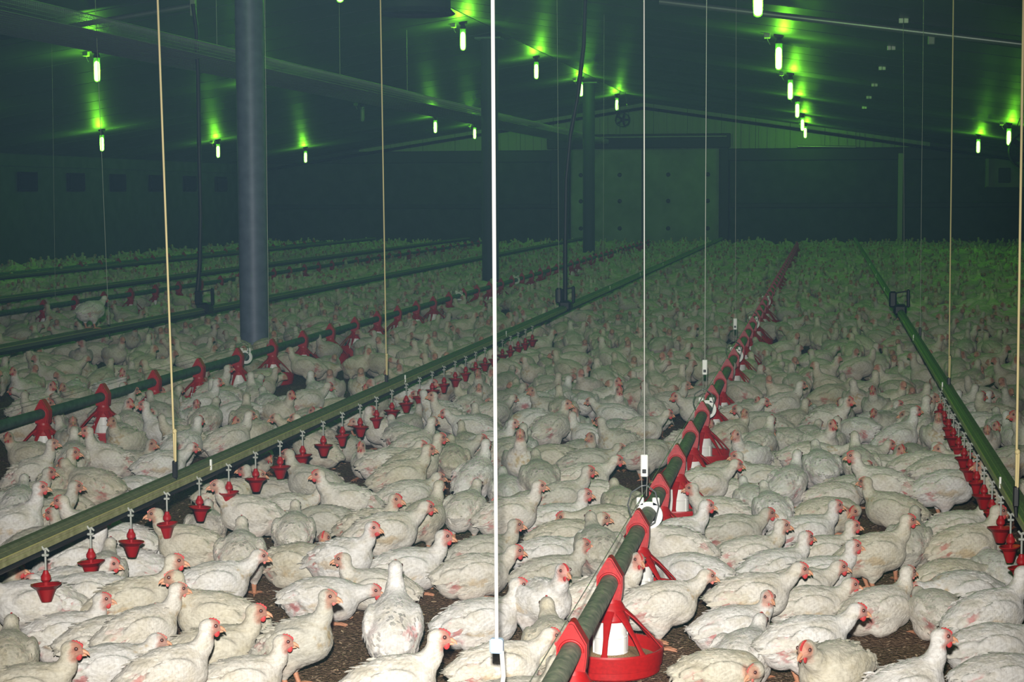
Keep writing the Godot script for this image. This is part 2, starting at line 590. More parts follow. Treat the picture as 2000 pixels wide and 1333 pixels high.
func build_posts():
	var names := ["near round steel post painted blue grey, right of the yellow cord", "second round steel post, behind the thick white cord", "farthest round steel post, before the pale double door"]
	var zs := [-15.45, -26.8, -38.0]
	for i in 3:
		var p := thing("support_post", Vector3(-5.06 + 0.04 * i, 0, zs[i]))
		put("shaft", lathe_mesh([Vector2(0, 0), Vector2(0.128, 0.0), Vector2(0.128, ceiling_y(-5.05)), Vector2(0.0, ceiling_y(-5.05))], 32), mats.post if i == 0 else mats.post_shaded, p)  # far shafts take the copy with shade in its colour
		put("base_plate", chamfer_mesh(Vector3(-0.18, 0, -0.18), Vector3(0.18, 0.02, 0.18), 0.005), mats.post, p)
		put("head_plate", chamfer_mesh(Vector3(-0.2, ceiling_y(-5.05) - 0.05, -0.16), Vector3(0.2, ceiling_y(-5.05) - 0.02, 0.16), 0.005), mats.post, p)
		tag(p, names[i], "post", "", "structure")


# ==================================================================== lamps
func build_lamps():
	var st := begin()
	lathe(st, [Vector2(0, -0.395), Vector2(0.018, -0.392), Vector2(0.033, -0.38), Vector2(0.0385, -0.36), Vector2(0.0395, -0.10), Vector2(0.0395, -0.085)], 16)
	var jar := st.commit()
	st = begin()
	lathe(st, [Vector2(0, -0.385), Vector2(0.016, -0.382), Vector2(0.029, -0.370), Vector2(0.0335, -0.352), Vector2(0.0335, -0.175), Vector2(0.027, -0.152), Vector2(0.014, -0.140), Vector2(0.0, -0.138)], 16)
	var glow := st.commit()
	var mount := chamfer_mesh(Vector3(-0.055, -0.035, -0.04), Vector3(0.055, 0.02, 0.04), 0.008)
	var cap := lathe_mesh([Vector2(0, -0.10), Vector2(0.043, -0.10), Vector2(0.043, -0.07), Vector2(0.030, -0.05), Vector2(0.024, -0.03), Vector2(0.0, -0.03)], 16)
	var stem := lathe_mesh([Vector2(0, -0.15), Vector2(0.012, -0.15), Vector2(0.012, -0.10), Vector2(0.0, -0.10)], 10)
	var rows := [
		[-12.9, [30.8, 37.1, 43.7, 24.5], "row by the left wall"],
		[-8.88, [21.1, 27.5, 34.0, 40.6, 45.3], "row left of the posts"],
		[-4.98, [12.0, 18.2, 24.6, 31.0, 36.8, 43.2], "row under the ridge"],
		[-0.54, [8.0, 14.3, 20.5, 27.1, 33.65, 40.9, 46.4], "row right of the door"],
		[3.17, [26.4, 32.9, 39.4, 20.0], "row by the right wall"]]
	var ord := ["nearest", "second", "third", "fourth", "fifth", "sixth", "seventh"]
	for r in rows:
		var zs: Array = r[1].duplicate()
		zs.sort()
		for i in zs.size():
			var z: float = zs[i]
			var x: float = r[0]
			var lit: bool = not (x == -8.88 and z == 34.0)
			var l := thing("pendant_lamp", Vector3(x, ceiling_y(x), -z))
			put("mount", mount, mats.steel_dark, l, Transform3D(Basis.from_euler(Vector3(0, 0, -PITCH if x > RIDGE_X else PITCH)), Vector3.ZERO))
			put("cap", cap, mats.steel_dark, l)
			put("stem", stem, mats.grey_plastic, l)
			put("glass_jar", jar, mats.glass, l)
			put("tube", glow, mats.tube_glow if lit else mats.tube_off, l)
			tag(l, ("green glowing tube lamp, %s of the %s" if lit else "unlit tube lamp, %s of the %s") % [ord[i], r[2]], "lamp", "tube lamps under the ceiling")
			if lit:
				var o := OmniLight3D.new()
				o.name = "lamp_light"
				o.position = Vector3(0, -0.27, 0)
				o.light_color = Color(0.50, 1.0, 0.08)
				o.light_energy = 0.66
				o.light_size = 0.03
				o.omni_range = 60.0
				o.omni_attenuation = 2.0
				o.shadow_enabled = true
				l.add_child(o, true)
			if i % 2 == 0 or x == -0.54:
				var jb := thing("junction_box", Vector3(x - 0.13, ceiling_y(x - 0.13), -z + 0.02))
				put("box", chamfer_mesh(Vector3(-0.035, -0.06, -0.035), Vector3(0.035, 0.0, 0.035), 0.006), mats.grey_plastic, jb)
				put("cable_end", tube_mesh([Vector3(0.0, -0.05, 0), Vector3(0.01, -0.09, 0), Vector3(0.035, -0.13, 0.01)], [0.005, 0.005, 0.003], 6), mats.grey_plastic, jb)
				tag(jb, "small grey junction box beside the %s lamp of the %s" % [ord[i], r[2]], "junction box", "junction boxes by the lamps")


func build_overhead():
	# the wire trough that runs the length of the house left of the posts
	var t := thing("wire_trough", Vector3(0, 2.80, 0))
	tag(t, "long shallow trough of welded wire mesh under the left ceiling slope", "cable trough")
	var xa := -6.57
	var xb := -5.73
	var wires := begin()
	for k in 12:
		var x := lerpf(xa, xb, k / 11.0)
		tube(wires, [Vector3(x, 0, -10.0), Vector3(x, 0, -47.9)], [0.0022, 0.0022], 5)
	for s in [xa, xb]:
		for k in range(1, 5):
			var r := 0.0055 if k == 4 else 0.0022
			tube(wires, [Vector3(s, 0.03 * k, -10.0), Vector3(s, 0.03 * k, -47.9)], [r, r], 5)
	tag(put("long_wire", wires.commit(), mats.mesh_wire, t), "", "", "", "stuff")
	var hoop := begin()
	tube(hoop, [Vector3(xa, 0.12, 0), Vector3(xa, 0.004, 0), Vector3(xb, 0.004, 0), Vector3(xb, 0.12, 0)], [0.0024, 0.0024, 0.0024, 0.0024], 5)
	var mm := MultiMesh.new()
	mm.transform_format = MultiMesh.TRANSFORM_3D
	mm.mesh = hoop.commit()
	mm.instance_count = 2100
	for i in 2100:
		mm.set_instance_transform(i, Transform3D(Basis(), Vector3(0, 0, -10.0 - 0.018 * i)))
	var mi := MultiMeshInstance3D.new()
	mi.name = "cross_wire"
	mi.multimesh = mm
	mi.material_override = mats.mesh_wire
	mi.set_meta("kind", "stuff")
	t.add_child(mi)
	# exhaust chimney near the ridge
	var c := thing("exhaust_chimney", Vector3(-4.72, 3.58, -20.6))
	put("duct", lathe_mesh([Vector2(0.40, 0.045), Vector2(0.40, 0.5)], 40), mats.wall_panel, c)
	put("bell_mouth", lathe_mesh([Vector2(0.385, 0.03), Vector2(0.445, 0.0), Vector2(0.455, 0.01), Vector2(0.43, 0.03), Vector2(0.402, 0.06)], 40), mats.wall_panel, c)
	put("flap", lathe_mesh([Vector2(0.0, 0.045), Vector2(0.38, 0.045), Vector2(0.38, 0.055), Vector2(0.0, 0.06)], 40), mats.black, c)
	tag(c, "grey round exhaust chimney hanging from the ridge above the flock", "chimney")
	# cross tubes of the frame under the ceiling
	var p := thing("cross_tube", Vector3(0, 0, 0))
	put("tube", tube_mesh([Vector3(-1.62, ceiling_y(-1.62) - 0.06, -17.7), Vector3(3.4, ceiling_y(3.4) - 0.06, -17.1)], [0.03, 0.03], 12), mats.galv, p)
	put("clamp", chamfer_mesh(Vector3(0.93, ceiling_y(1.0) - 0.15, -17.5), Vector3(0.99, ceiling_y(1.0) - 0.02, -17.42), 0.006), mats.grey_plastic, p)
	tag(p, "thin galvanised tube crossing under the right ceiling slope", "pipe")
	p = thing("cross_tube", Vector3(0, 0, 0))
	put("tube", tube_mesh([Vector3(-9.2, ceiling_y(-9.2) - 0.07, -18.5), Vector3(-6.72, ceiling_y(-6.72) - 0.07, -18.7)], [0.03, 0.03], 12), mats.galv, p)
	put("clamp", chamfer_mesh(Vector3(-6.78, ceiling_y(-6.7) - 0.19, -18.72), Vector3(-6.72, ceiling_y(-6.7), -18.66), 0.006), mats.grey_plastic, p)
	tag(p, "short galvanised tube ending under the left ceiling slope", "pipe")
	# white cord clips in a row on the right slope
	var k := 0
	var wh := ["nearest", "second", "third", "fourth", "fifth", "sixth"]
	for z in [-16.9, -20.05, -23.3, -26.9, -30.4, -34.05]:
		var cl := thing("cord_clip", Vector3(0.68, ceiling_y(0.68), z))
		for s in [-1, 1]:
			put("block", chamfer_mesh(Vector3(-0.02 + s * 0.023, -0.045, -0.02), Vector3(0.02 + s * 0.023, 0.0, 0.02), 0.004), mats.white_plastic, cl)
		tag(cl, "white cord clip on the right ceiling slope, %s of its row" % wh[k], "clip", "white clips on the right slope")
		k += 1
	# circulation fans
	fan(Vector3(3.15, 2.14, -29.6), 0.30, "dark round fan hanging at far right below the lamps")
	fan(Vector3(-4.75, 3.22, -42.4), 0.17, "small dark fan hanging above the door, below a lamp")


func fan(at: Vector3, r: float, label: String):
	var f := thing("hanging_fan", at)
	var turn := Transform3D(Basis.from_euler(Vector3(PI / 2, 0, 0)), Vector3.ZERO)
	put("drum", lathe_mesh([Vector2(r * 0.93, -0.12), Vector2(r, -0.14), Vector2(r, 0.14), Vector2(r * 0.93, 0.12), Vector2(r * 0.93, -0.12)], 32), mats.black, f, turn)
	put("motor", lathe_mesh([Vector2(0, -0.08), Vector2(r * 0.25, -0.07), Vector2(r * 0.25, 0.09), Vector2(0, 0.1)], 16), mats.black, f, turn)
	for k in 5:
		put("blade", chamfer_mesh(Vector3(r * 0.2, -0.006, -r * 0.16), Vector3(r * 0.9, 0.006, r * 0.16), 0.004), mats.steel_dark, f, Transform3D(Basis.from_euler(Vector3(PI / 2, 0, 0)) * Basis.from_euler(Vector3(0, TAU * k / 5, 0)) * Basis.from_euler(Vector3(0.5, 0, 0)), Vector3.ZERO))
	var st := begin()
	for k in 4:
		var ring := []
		var rr := []
		for i in 33:
			ring.append(Vector3(cos(TAU * i / 32) * r * (0.3 + 0.2 * k), sin(TAU * i / 32) * r * (0.3 + 0.2 * k), 0.15))
			rr.append(0.004)
		tube(st, ring, rr, 5)
	for k in 6:
		tube(st, [Vector3(0, 0, 0.15), Vector3(cos(TAU * k / 6) * r * 0.95, sin(TAU * k / 6) * r * 0.95, 0.15)], [0.004, 0.004], 5)
	put("guard", st.commit(), mats.black, f)
	st = begin()
	for s in [-1, 1]:
		tube(st, [Vector3(s * r * 0.9, r * 0.4, 0), Vector3(s * r * 0.35, ceiling_y(at.x + s * r * 0.35) - at.y, 0)], [0.006, 0.006], 6)
	put("hanger", st.commit(), mats.black, f)
	tag(f, label, "fan")


# ==================================================================== feeders
const PIPE_Y := 0.285

func build_feeders():
	# pieces of a pan, about the ground point below the pipe
	var arch := PackedVector2Array([Vector2(-0.036, -0.055), Vector2(0.036, -0.055), Vector2(0.041, -0.015), Vector2(0.041, 0.020), Vector2(0.027, 0.044), Vector2(0.007, 0.078), Vector2(0.0, 0.081), Vector2(-0.007, 0.078), Vector2(-0.027, 0.044), Vector2(-0.041, 0.020), Vector2(-0.041, -0.015)])
	var slim := PackedVector2Array()
	for v in arch: slim.append(v * 0.93)
	var st := begin()
	extrude(st, slim, -0.034, -0.024, Transform3D(Basis(), Vector3(0, PIPE_Y, 0)))
	extrude(st, arch, -0.024, 0.024, Transform3D(Basis(), Vector3(0, PIPE_Y, 0)))
	extrude(st, slim, 0.024, 0.034, Transform3D(Basis(), Vector3(0, PIPE_Y, 0)))
	# arched lip round the pipe on both faces
	for s in [-1, 1]:
		var lip := []
		var lr := []
		for i in 15:
			var a := PI * i / 14.0
			lip.append(Vector3(cos(a) * 0.032, PIPE_Y + sin(a) * 0.032, s * 0.035))
			lr.append(0.004)
		tube(st, lip, lr, 6)
	var clamp := st.commit()
	st = begin()
	lathe(st, [Vector2(0.0, 0.165), Vector2(0.060, 0.165), Vector2(0.061, 0.170), Vector2(0.056, 0.185), Vector2(0.046, 0.205), Vector2(0.036, 0.222), Vector2(0.033, 0.240), Vector2(0.036, 0.262)], 28)
	var hub := st.commit()
	st = begin()
	tube(st, [Vector3(0.045, 0.196, 0), Vector3(0.075, 0.172, 0), Vector3(0.120, 0.128, 0), Vector3(0.152, 0.092, 0), Vector3(0.164, 0.080, 0)], [0.019, 0.014, 0.0085, 0.0085, 0.013], 8, Color.WHITE, Vector3(0.32, 0.32, 1.0))
	var spoke := st.commit()
	var dish := lathe_mesh([Vector2(0.0, 0.004), Vector2(0.150, 0.004), Vector2(0.157, 0.010), Vector2(0.158, 0.030), Vector2(0.163, 0.032), Vector2(0.168, 0.078), Vector2(0.167, 0.084), Vector2(0.160, 0.083), Vector2(0.154, 0.060), Vector2(0.145, 0.034), Vector2(0.11, 0.026), Vector2(0.0, 0.030)], 44)
	st = begin()
	lathe(st, [Vector2(0.064, 0.042), Vector2(0.062, 0.05), Vector2(0.0545, 0.066), Vector2(0.054, 0.110), Vector2(0.0555, 0.113), Vector2(0.0525, 0.117), Vector2(0.050, 0.165)], 28)
	for k in 6:
		var a := TAU * (k + 0.4) / 6
		var b := Transform3D(Basis.from_euler(Vector3(0, a, 0)), Vector3.ZERO)
		chamfer_box(st, Vector3(0.052, 0.05, -0.004), Vector3(0.0575, 0.122, 0.004), 0.002, b)
	var sleeve := st.commit()
	var grain := lathe_mesh([Vector2(0.149, 0.045), Vector2(0.12, 0.042), Vector2(0.085, 0.046), Vector2(0.06, 0.062), Vector2(0.0, 0.070)], 36)
	var whole := ArrayMesh.new()
	var far_mats := [mats.red_plastic, mats.white_plastic, mats.feed]
	var joined := [begin(), begin(), begin()]
	joined[0].append_from(clamp, 0, Transform3D())
	joined[0].append_from(hub, 0, Transform3D())
	joined[0].append_from(dish, 0, Transform3D())
	for k in 8: joined[0].append_from(spoke, 0, Transform3D(Basis.from_euler(Vector3(0, TAU * k / 8, 0)), Vector3.ZERO))
	joined[1].append_from(sleeve, 0, Transform3D())
	joined[2].append_from(grain, 0, Transform3D())
	for k in 3:
		whole = joined[k].commit(whole)
		whole.surface_set_material(k, far_mats[k])
	var proto := Node3D.new()
	put("clamp", clamp, mats.red_plastic, proto)
	put("hub", hub, mats.red_plastic, proto)
	for k in 8: put("spoke", spoke, mats.red_plastic, proto, Transform3D(Basis.from_euler(Vector3(0, TAU * k / 8, 0)), Vector3.ZERO))
	put("pan", dish, mats.red_plastic, proto)
	tag(put("feed_sleeve", sleeve, mats.white_plastic, proto), "white plastic feed sleeve")
	tag(put("feed", grain, mats.feed, proto), "brown crumbled feed")
	var lines := [
		[-0.655, -4.66, -43.0, 0.85, "middle feeder line", 14, 3.2],
		[-4.30, -9.35, -44.5, 0.845, "left feeder line", 10, 10.4],
		[-8.40, -18.35, -44.5, 0.83, "feeder line beyond the post", 3, 18.3],
		[-12.6, -28.2, -44.5, 0.84, "feeder line along the wall", 0, 28.0]]
	for L in lines:
		var x: float = L[0]
		var start: float = L[1]
		var pipe := thing("feed_pipe", Vector3(x, PIPE_Y, 0))
		put("tube", tube_mesh([Vector3(0, 0, start + 3.0), Vector3(0, 0, L[2])], [0.0285, 0.0285], 20), mats.feed_pipe if x > -1.0 else mats.feed_pipe_green, pipe)
		put("anti_roost_wire", tube_mesh([Vector3(-0.012, 0.083, start + 3.0), Vector3(-0.012, 0.083, L[2])], [0.0016, 0.0016], 5), mats.wire, pipe)
		put("end_cap", lathe_mesh([Vector2(0, -0.05), Vector2(0.034, -0.05), Vector2(0.034, 0.05), Vector2(0, 0.05)], 16), mats.white_plastic, pipe, Transform3D(Basis.from_euler(Vector3(PI / 2, 0, 0)), Vector3(0, 0, L[2])))
		tag(pipe, "long dusty feed pipe of the %s" % L[4], "pipe")
		var z := start
		var k := 0
		while z > L[2] + 0.4:
			var p: Node3D
			if k < L[5]:
				p = proto.duplicate()
				p.name = numbered("feeder_pan")
				add_child(p)
			else:
				p = put("feeder_pan", whole, null)
			p.position = Vector3(x, 0.0, z)
			k += 1
			tag(p, "red feeder pan, %s from the near end of the %s" % [ordinal(k), L[4]], "feeder pan", "red pans of the " + L[4])
			z -= L[3]
	# hangers of the middle line
	var zh := [-6.72, -10.1, -13.45, -16.8, -20.2]
	var nth := ["first", "second", "third", "fourth", "fifth"]
	for k in 5:
		pipe_hanger(Vector3(-0.655, PIPE_Y, zh[k]), "white pipe hanger, %s from the near end of the middle feeder line" % nth[k])
	for k in 3:
		pipe_hanger(Vector3(-4.30, PIPE_Y, [-12.9, -20.9, -24.9][k]), "white pipe hanger, %s along the feeder line before the near post" % nth[k])
	proto.free()


func pipe_hanger(at: Vector3, label: String):
	var h := thing("pipe_hanger", at)
	var st := begin()
	lathe(st, [Vector2(0.030, -0.006), Vector2(0.052, -0.006), Vector2(0.052, 0.006), Vector2(0.030, 0.006)], 28)
	put("ring", st.commit(), mats.white_plastic, h, Transform3D(Basis.from_euler(Vector3(PI / 2, 0, 0)), Vector3(0.004, -0.006, 0)))
	for s in [-1, 1]:
		put("ear", chamfer_mesh(Vector3(s * 0.03 - 0.014, 0.030, -0.006), Vector3(s * 0.03 + 0.014, 0.062, 0.006), 0.003), mats.white_plastic, h)
	st = begin()
	tube(st, [Vector3(-0.025, 0.105, 0), Vector3(-0.062, 0.082, 0.02), Vector3(-0.072, 0.04, 0.05), Vector3(-0.045, -0.02, 0.10), Vector3(-0.005, -0.04, 0.12), Vector3(0.035, -0.015, 0.10), Vector3(0.045, 0.035, 0.05), Vector3(0.03, 0.085, 0.02), Vector3(-0.005, 0.108, 0), Vector3(-0.025, 0.105, 0)], [0.003, 0.003, 0.003, 0.003, 0.003, 0.003, 0.003, 0.003, 0.003, 0.003], 6)
	put("wire_loop", st.commit(), mats.galv, h)
	tag(h, label, "hanger", "white hangers on the feed pipes")


# ==================================================================== drinkers
const RAIL_Y := 0.385

func build_drinkers():
	var bulb := begin()
	lathe(bulb, [Vector2(0.0, -0.012), Vector2(0.008, -0.011), Vector2(0.0135, -0.004), Vector2(0.0135, 0.004), Vector2(0.009, 0.012), Vector2(0.006, 0.02), Vector2(0.0, 0.022)], 14)
	lathe(bulb, [Vector2(0.0, -0.03), Vector2(0.005, -0.03), Vector2(0.005, -0.01), Vector2(0.0, -0.01)], 8)
	var bulb_m := bulb.commit()
	var cup := begin()
	lathe(cup, [Vector2(0.0, -0.064), Vector2(0.013, -0.064), Vector2(0.015, -0.060), Vector2(0.026, -0.030), Vector2(0.040, -0.019), Vector2(0.0405, -0.016), Vector2(0.036, -0.0165), Vector2(0.022, -0.028), Vector2(0.011, -0.052), Vector2(0.0, -0.054)], 18, Vector3.ZERO, Color.WHITE, 0.62)
	chamfer_box(cup, Vector3(-0.005, -0.05, -0.003), Vector3(0.005, -0.006, 0.003), 0.001)
	var cup_m := cup.commit()
	var arm := begin()
	tube(arm, [Vector3(0, 0.092, 0), Vector3(0, 0.016, 0)], [0.0036, 0.0034], 10)
	tube(arm, [Vector3(-0.012, 0.102, 0), Vector3(-0.004, 0.092, 0), Vector3(0.004, 0.096, 0), Vector3(0.013, 0.086, 0)], [0.0036, 0.0045, 0.0045, 0.003], 8)
	chamfer_box(arm, Vector3(-0.011, 0.07, -0.006), Vector3(0.011, 0.078, 0.006), 0.002)
	var arm_m := arm.commit()
	var lines := [
		[-2.495, -3.6, -44.0, "near drinker line left of the white cord", 1.0, 5.34, 28],
		[0.685, -3.6, -44.0, "drinker line at the right", -1.0, 6.08, 13],
		[-5.93, -11.0, -44.0, "drinker line behind the near post", 1.0, 12.2, 0],
		[-8.78, -16.5, -44.0, "drinker line beyond the far feeder pans", 1.0, 18.0, 0],
		[-11.2, -23.0, -44.0, "farthest drinker line near the left wall", 1.0, 24.0, 0]]
	for L in lines:
		var d := thing("drinker_line", Vector3(L[0], RAIL_Y, 0))
		tag(d, "long %s with red cups hanging below" % L[3] if L[6] else "long " + L[3], "drinker line")
		# profile of the rail: an upright front, a dusty sloping back
		var side: float = L[4]
		var flip := func(pts: Array) -> PackedVector2Array:
			var out := PackedVector2Array()
			for p in pts: out.append(Vector2(p.x * side, p.y))
			return out
		var st := begin()
		extrude(st, flip.call([Vector2(-0.024, -0.022), Vector2(0.024, -0.022), Vector2(0.024, -0.010), Vector2(0.0225, -0.007), Vector2(0.024, -0.004), Vector2(0.024, 0.006), Vector2(-0.002, 0.025), Vector2(-0.024, 0.025)]), L[2], L[1])
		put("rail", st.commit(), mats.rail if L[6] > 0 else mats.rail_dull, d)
		st = begin()
		extrude(st, flip.call([Vector2(0.0205, 0.0080), Vector2(0.0220, 0.0100), Vector2(0.0105, 0.0184), Vector2(0.0090, 0.0165)]), L[2], L[1])
		extrude(st, flip.call([Vector2(0.0070, 0.0180), Vector2(0.0085, 0.0200), Vector2(-0.001, 0.0272), Vector2(-0.024, 0.0272), Vector2(-0.024, 0.025), Vector2(-0.002, 0.025)]), L[2], L[1])
		put("dusty_top", st.commit(), mats.rail_top, d)
		st = begin()
		tube(st, [Vector3(0.0243 * side, 0.0072, L[1]), Vector3(0.0243 * side, 0.0072, L[2])], [0.0022, 0.0022], 6)
		put("bead", st.commit(), mats.rail_bead, d)
		put("water_pipe", tube_mesh([Vector3(0, -0.036, L[1]), Vector3(0, -0.036, L[2])], [0.0135, 0.0135], 12), mats.steel_dark, d)
		var kk := 0
		var z: float = -L[5]
		while kk < L[6] and z > L[2] + 1.0:
			var turn := 0.5 * sin(kk * 2.7)
			var a := put("drop_arm", arm_m, mats.grey_plastic, d, Transform3D(Basis.from_euler(Vector3(0, turn * 0.4, 0)), Vector3(0.034 * side, -0.112, z)))
			var b := put("nipple", bulb_m, mats.cup_red, a, Transform3D(Basis().scaled(Vector3.ONE * 1.2), Vector3.ZERO))
			put("cup", cup_m, mats.cup_red, a, Transform3D(Basis.from_euler(Vector3(0, 0.5 + turn, 0)).scaled(Vector3.ONE * 1.22), Vector3.ZERO))
			z -= 0.36
			kk += 1
		# small white pegs on the rail
		if L[6] > 0:
			z = -6.95
			while z > -28.0:
				tag(put("peg", chamfer_mesh(Vector3(0.024 * side - 0.004, -0.01, z - 0.006), Vector3(0.024 * side + 0.004, 0.035, z + 0.006), 0.002), mats.white_plastic, d), "white peg")
				z -= 3.45
	# pressure regulators
	for r in [[-2.495, -17.3, "near drinker line"], [0.685, -17.0, "right drinker line"], [-5.93, -16.6, "drinker line behind the near post"]]:
		var g := thing("pressure_regulator", Vector3(r[0], RAIL_Y + 0.022, r[1]))
		put("body", chamfer_mesh(Vector3(-0.06, -0.05, -0.09), Vector3(0.06, 0.05, 0.09), 0.02), mats.black, g)
		put("sight_tube", chamfer_mesh(Vector3(-0.10, 0.02, -0.03), Vector3(-0.03, 0.17, 0.03), 0.015), mats.black, g)
		put("sight_tube", chamfer_mesh(Vector3(0.06, 0.02, -0.02), Vector3(0.09, 0.19, 0.02), 0.01), mats.black, g)
		put("cross_bar", tube_mesh([Vector3(-0.06, 0.15, 0), Vector3(0.08, 0.175, 0)], [0.007, 0.007], 8), mats.black, g)
		tag(g, "black pressure regulator standing on the %s" % r[2], "regulator", "regulators on the drinker lines")


# ==================================================================== cords and wires
func cord(called: String, label: String, a: Vector3, b: Vector3, r: float, m: Material, extra := ""):
	var c := thing(called, b)
	put("rope" if called == "suspension_cord" else "strand", tube_mesh([a - b, Vector3.ZERO], [r, r], 8), m, c)
	if extra == "toggle":
		# the doubled end and its black cleat
		put("doubled_end", tube_mesh([Vector3(0.006, 0.17, 0.004), Vector3(0.004, 0.05, 0.004)], [r, r], 6), m, c)
		var st := begin()
		ball(st, Vector3(0.002, 0.175, 0.002), Vector3(r * 2.2, r * 2.4, r * 2.2))
		put("knot", st.commit(), m, c)
		st = begin()
		chamfer_box(st, Vector3(-0.010, -0.01, -0.008), Vector3(0.010, 0.06, 0.008), 0.004)
		tube(st, [Vector3(0, -0.01, 0), Vector3(0.002, -0.045, 0)], [0.008, 0.005], 8)
		put("cleat", st.commit(), mats.black, c)
	elif extra == "block":
		put("adjuster", chamfer_mesh(Vector3(-0.014, -0.085, -0.009), Vector3(0.014, 0.0, 0.009), 0.003), mats.white_plastic, c)
		put("slot", chamfer_mesh(Vector3(-0.008, -0.072, 0.004), Vector3(0.008, -0.055, 0.0105), 0.002), mats.black, c)
		put("yoke_wire", tube_mesh([Vector3(-0.011, -0.08, 0), Vector3(-0.008, -0.16, 0)], [0.0016, 0.0016], 5), m, c)
		put("yoke_wire", tube_mesh([Vector3(0.011, -0.08, 0), Vector3(0.008, -0.16, 0)], [0.0016, 0.0016], 5), m, c)
	elif extra == "fitting":
		var st2 := begin()
		chamfer_box(st2, Vector3(-0.016, -0.005, -0.012), Vector3(0.016, 0.03, 0.012), 0.004)
		put("ferrule", st2.commit(), mats.pale_blue, c)
		put("loop", tube_mesh([Vector3(0.012, 0.0, 0), Vector3(0.016, -0.06, 0.0), Vector3(0.008, -0.12, 0)], [0.006, 0.006, 0.006], 8), m, c)
	tag(c, label, "cord", "cords hanging from the ceiling")


func build_cords():
	mat("pale_blue", Color(0.72, 0.80, 0.90), 0.5)
	cord("suspension_cord", "yellow cord with a knotted end on the near drinker line, left of the near post", Vector3(-2.537, 3.550, -6.570), Vector3(-2.482, 0.411, -6.570), 0.0042, mats.cord, "toggle")
	cord("suspension_cord", "yellow cord to the near drinker line, between the near post and the white cord", Vector3(-2.523, 3.550, -10.070), Vector3(-2.504, 0.395, -10.070), 0.004, mats.cord, "toggle")
	cord("suspension_cord", "yellow cord to the right drinker line, second from the right edge", Vector3(0.684, 3.065, -10.360), Vector3(0.694, 0.392, -10.360), 0.0038, mats.cord, "toggle")
	cord("suspension_cord", "yellow cord to the right drinker line, along the right edge of the picture", Vector3(0.623, 3.082, -6.100), Vector3(0.632, 0.462, -6.100), 0.0042, mats.cord, "toggle")
	cord("suspension_cord", "thick white cord hanging nearest the camera, blue fitting at its end", Vector3(-0.761, 3.284, -4.100), Vector3(-0.758, 0.420, -4.100), 0.0047, mats.cord_white, "fitting")
	cord("hanger_wire", "pale wire with white adjuster above the first hanger of the middle feeder line", Vector3(-0.676, 3.277, -6.720), Vector3(-0.669, 0.511, -6.720), 0.003, mats.wire, "block")
	cord("hanger_wire", "pale wire with white adjuster above the second hanger of the middle feeder line", Vector3(-0.664, 3.271, -10.100), Vector3(-0.665, 0.560, -10.100), 0.0026, mats.wire, "block")
	cord("hanger_wire", "thin wire above the third hanger of the middle feeder line", Vector3(-0.668, 3.271, -13.450), Vector3(-0.661, 0.562, -13.450), 0.0011, mats.wire, "block")
	cord("hanger_wire", "thin wire above the regulator of the near drinker line", Vector3(-2.568, 3.555, -17.250), Vector3(-2.553, 0.364, -17.250), 0.0022, mats.wire, "")
	cord("hanger_wire", "thin wire above the right drinker line, left of the yellow pair", Vector3(0.707, 3.068, -13.970), Vector3(0.716, 0.407, -13.970), 0.0015, mats.wire, "toggle")
	cord("hanger_wire", "thin wire above the regulator of the right drinker line", Vector3(0.680, 3.073, -17.000), Vector3(0.724, 0.441, -17.000), 0.0016, mats.wire, "")
	cord("hanger_wire", "thin wire at far left above the feeder line beyond the near post", Vector3(-8.429, 3.340, -18.800), Vector3(-8.467, 0.326, -18.800), 0.0018, mats.wire, "")
	cord("hanger_wire", "thin wire below the leftmost lamps above the drinker line behind the post", Vector3(-5.989, 3.707, -14.200), Vector3(-5.922, 0.358, -14.200), 0.0022, mats.wire, "toggle")
	cord("hanger_wire", "thin wire just right of the near post above the left feeder line", Vector3(-4.101, 3.787, -12.900), Vector3(-4.114, 0.365, -12.900), 0.0018, mats.wire, "")
	cord("hanger_wire", "thin wire before the far post above the near drinker line", Vector3(-2.540, 3.549, -20.750), Vector3(-2.552, 0.508, -20.750), 0.0016, mats.wire, "")
	cord("trough_wire", "thin wire holding the mesh trough left of the near post", Vector3(-5.73, 3.756, -16.5), Vector3(-5.73, 2.92, -16.5), 0.0026, mats.wire)
	cord("trough_wire", "thin wire holding the mesh trough right of the near post", Vector3(-5.73, 3.756, -20.9), Vector3(-5.73, 2.92, -20.9), 0.0026, mats.wire)
	cord("trough_wire", "thin wire holding the mesh trough left of the white cord", Vector3(-5.73, 3.756, -24.4), Vector3(-5.73, 2.92, -24.4), 0.0026, mats.wire)
	# dark water hoses down to the regulators
	for h in [
		["dark hose hanging to the regulator of the near drinker line", [Vector3(-2.301, 3.351, -17.300), Vector3(-2.316, 2.913, -17.300), Vector3(-2.376, 2.424, -17.300), Vector3(-2.447, 2.056, -17.300), Vector3(-2.488, 1.636, -17.300), Vector3(-2.499, 1.041, -17.300), Vector3(-2.500, 0.431, -17.300)]],
		["dark hose hanging to the regulator behind the near post", [Vector3(-5.997, 3.323, -16.600), Vector3(-5.966, 3.070, -16.600), Vector3(-5.960, 2.583, -16.600), Vector3(-5.963, 1.897, -16.600), Vector3(-5.959, 1.306, -16.600), Vector3(-5.979, 0.810, -16.600), Vector3(-6.017, 0.462, -16.600)]]]:
		var radii := []
		for p in h[1]: radii.append(0.022)
		tag(put("water_hose", tube_mesh(h[1], radii, 10), mats.black), h[0], "hose")


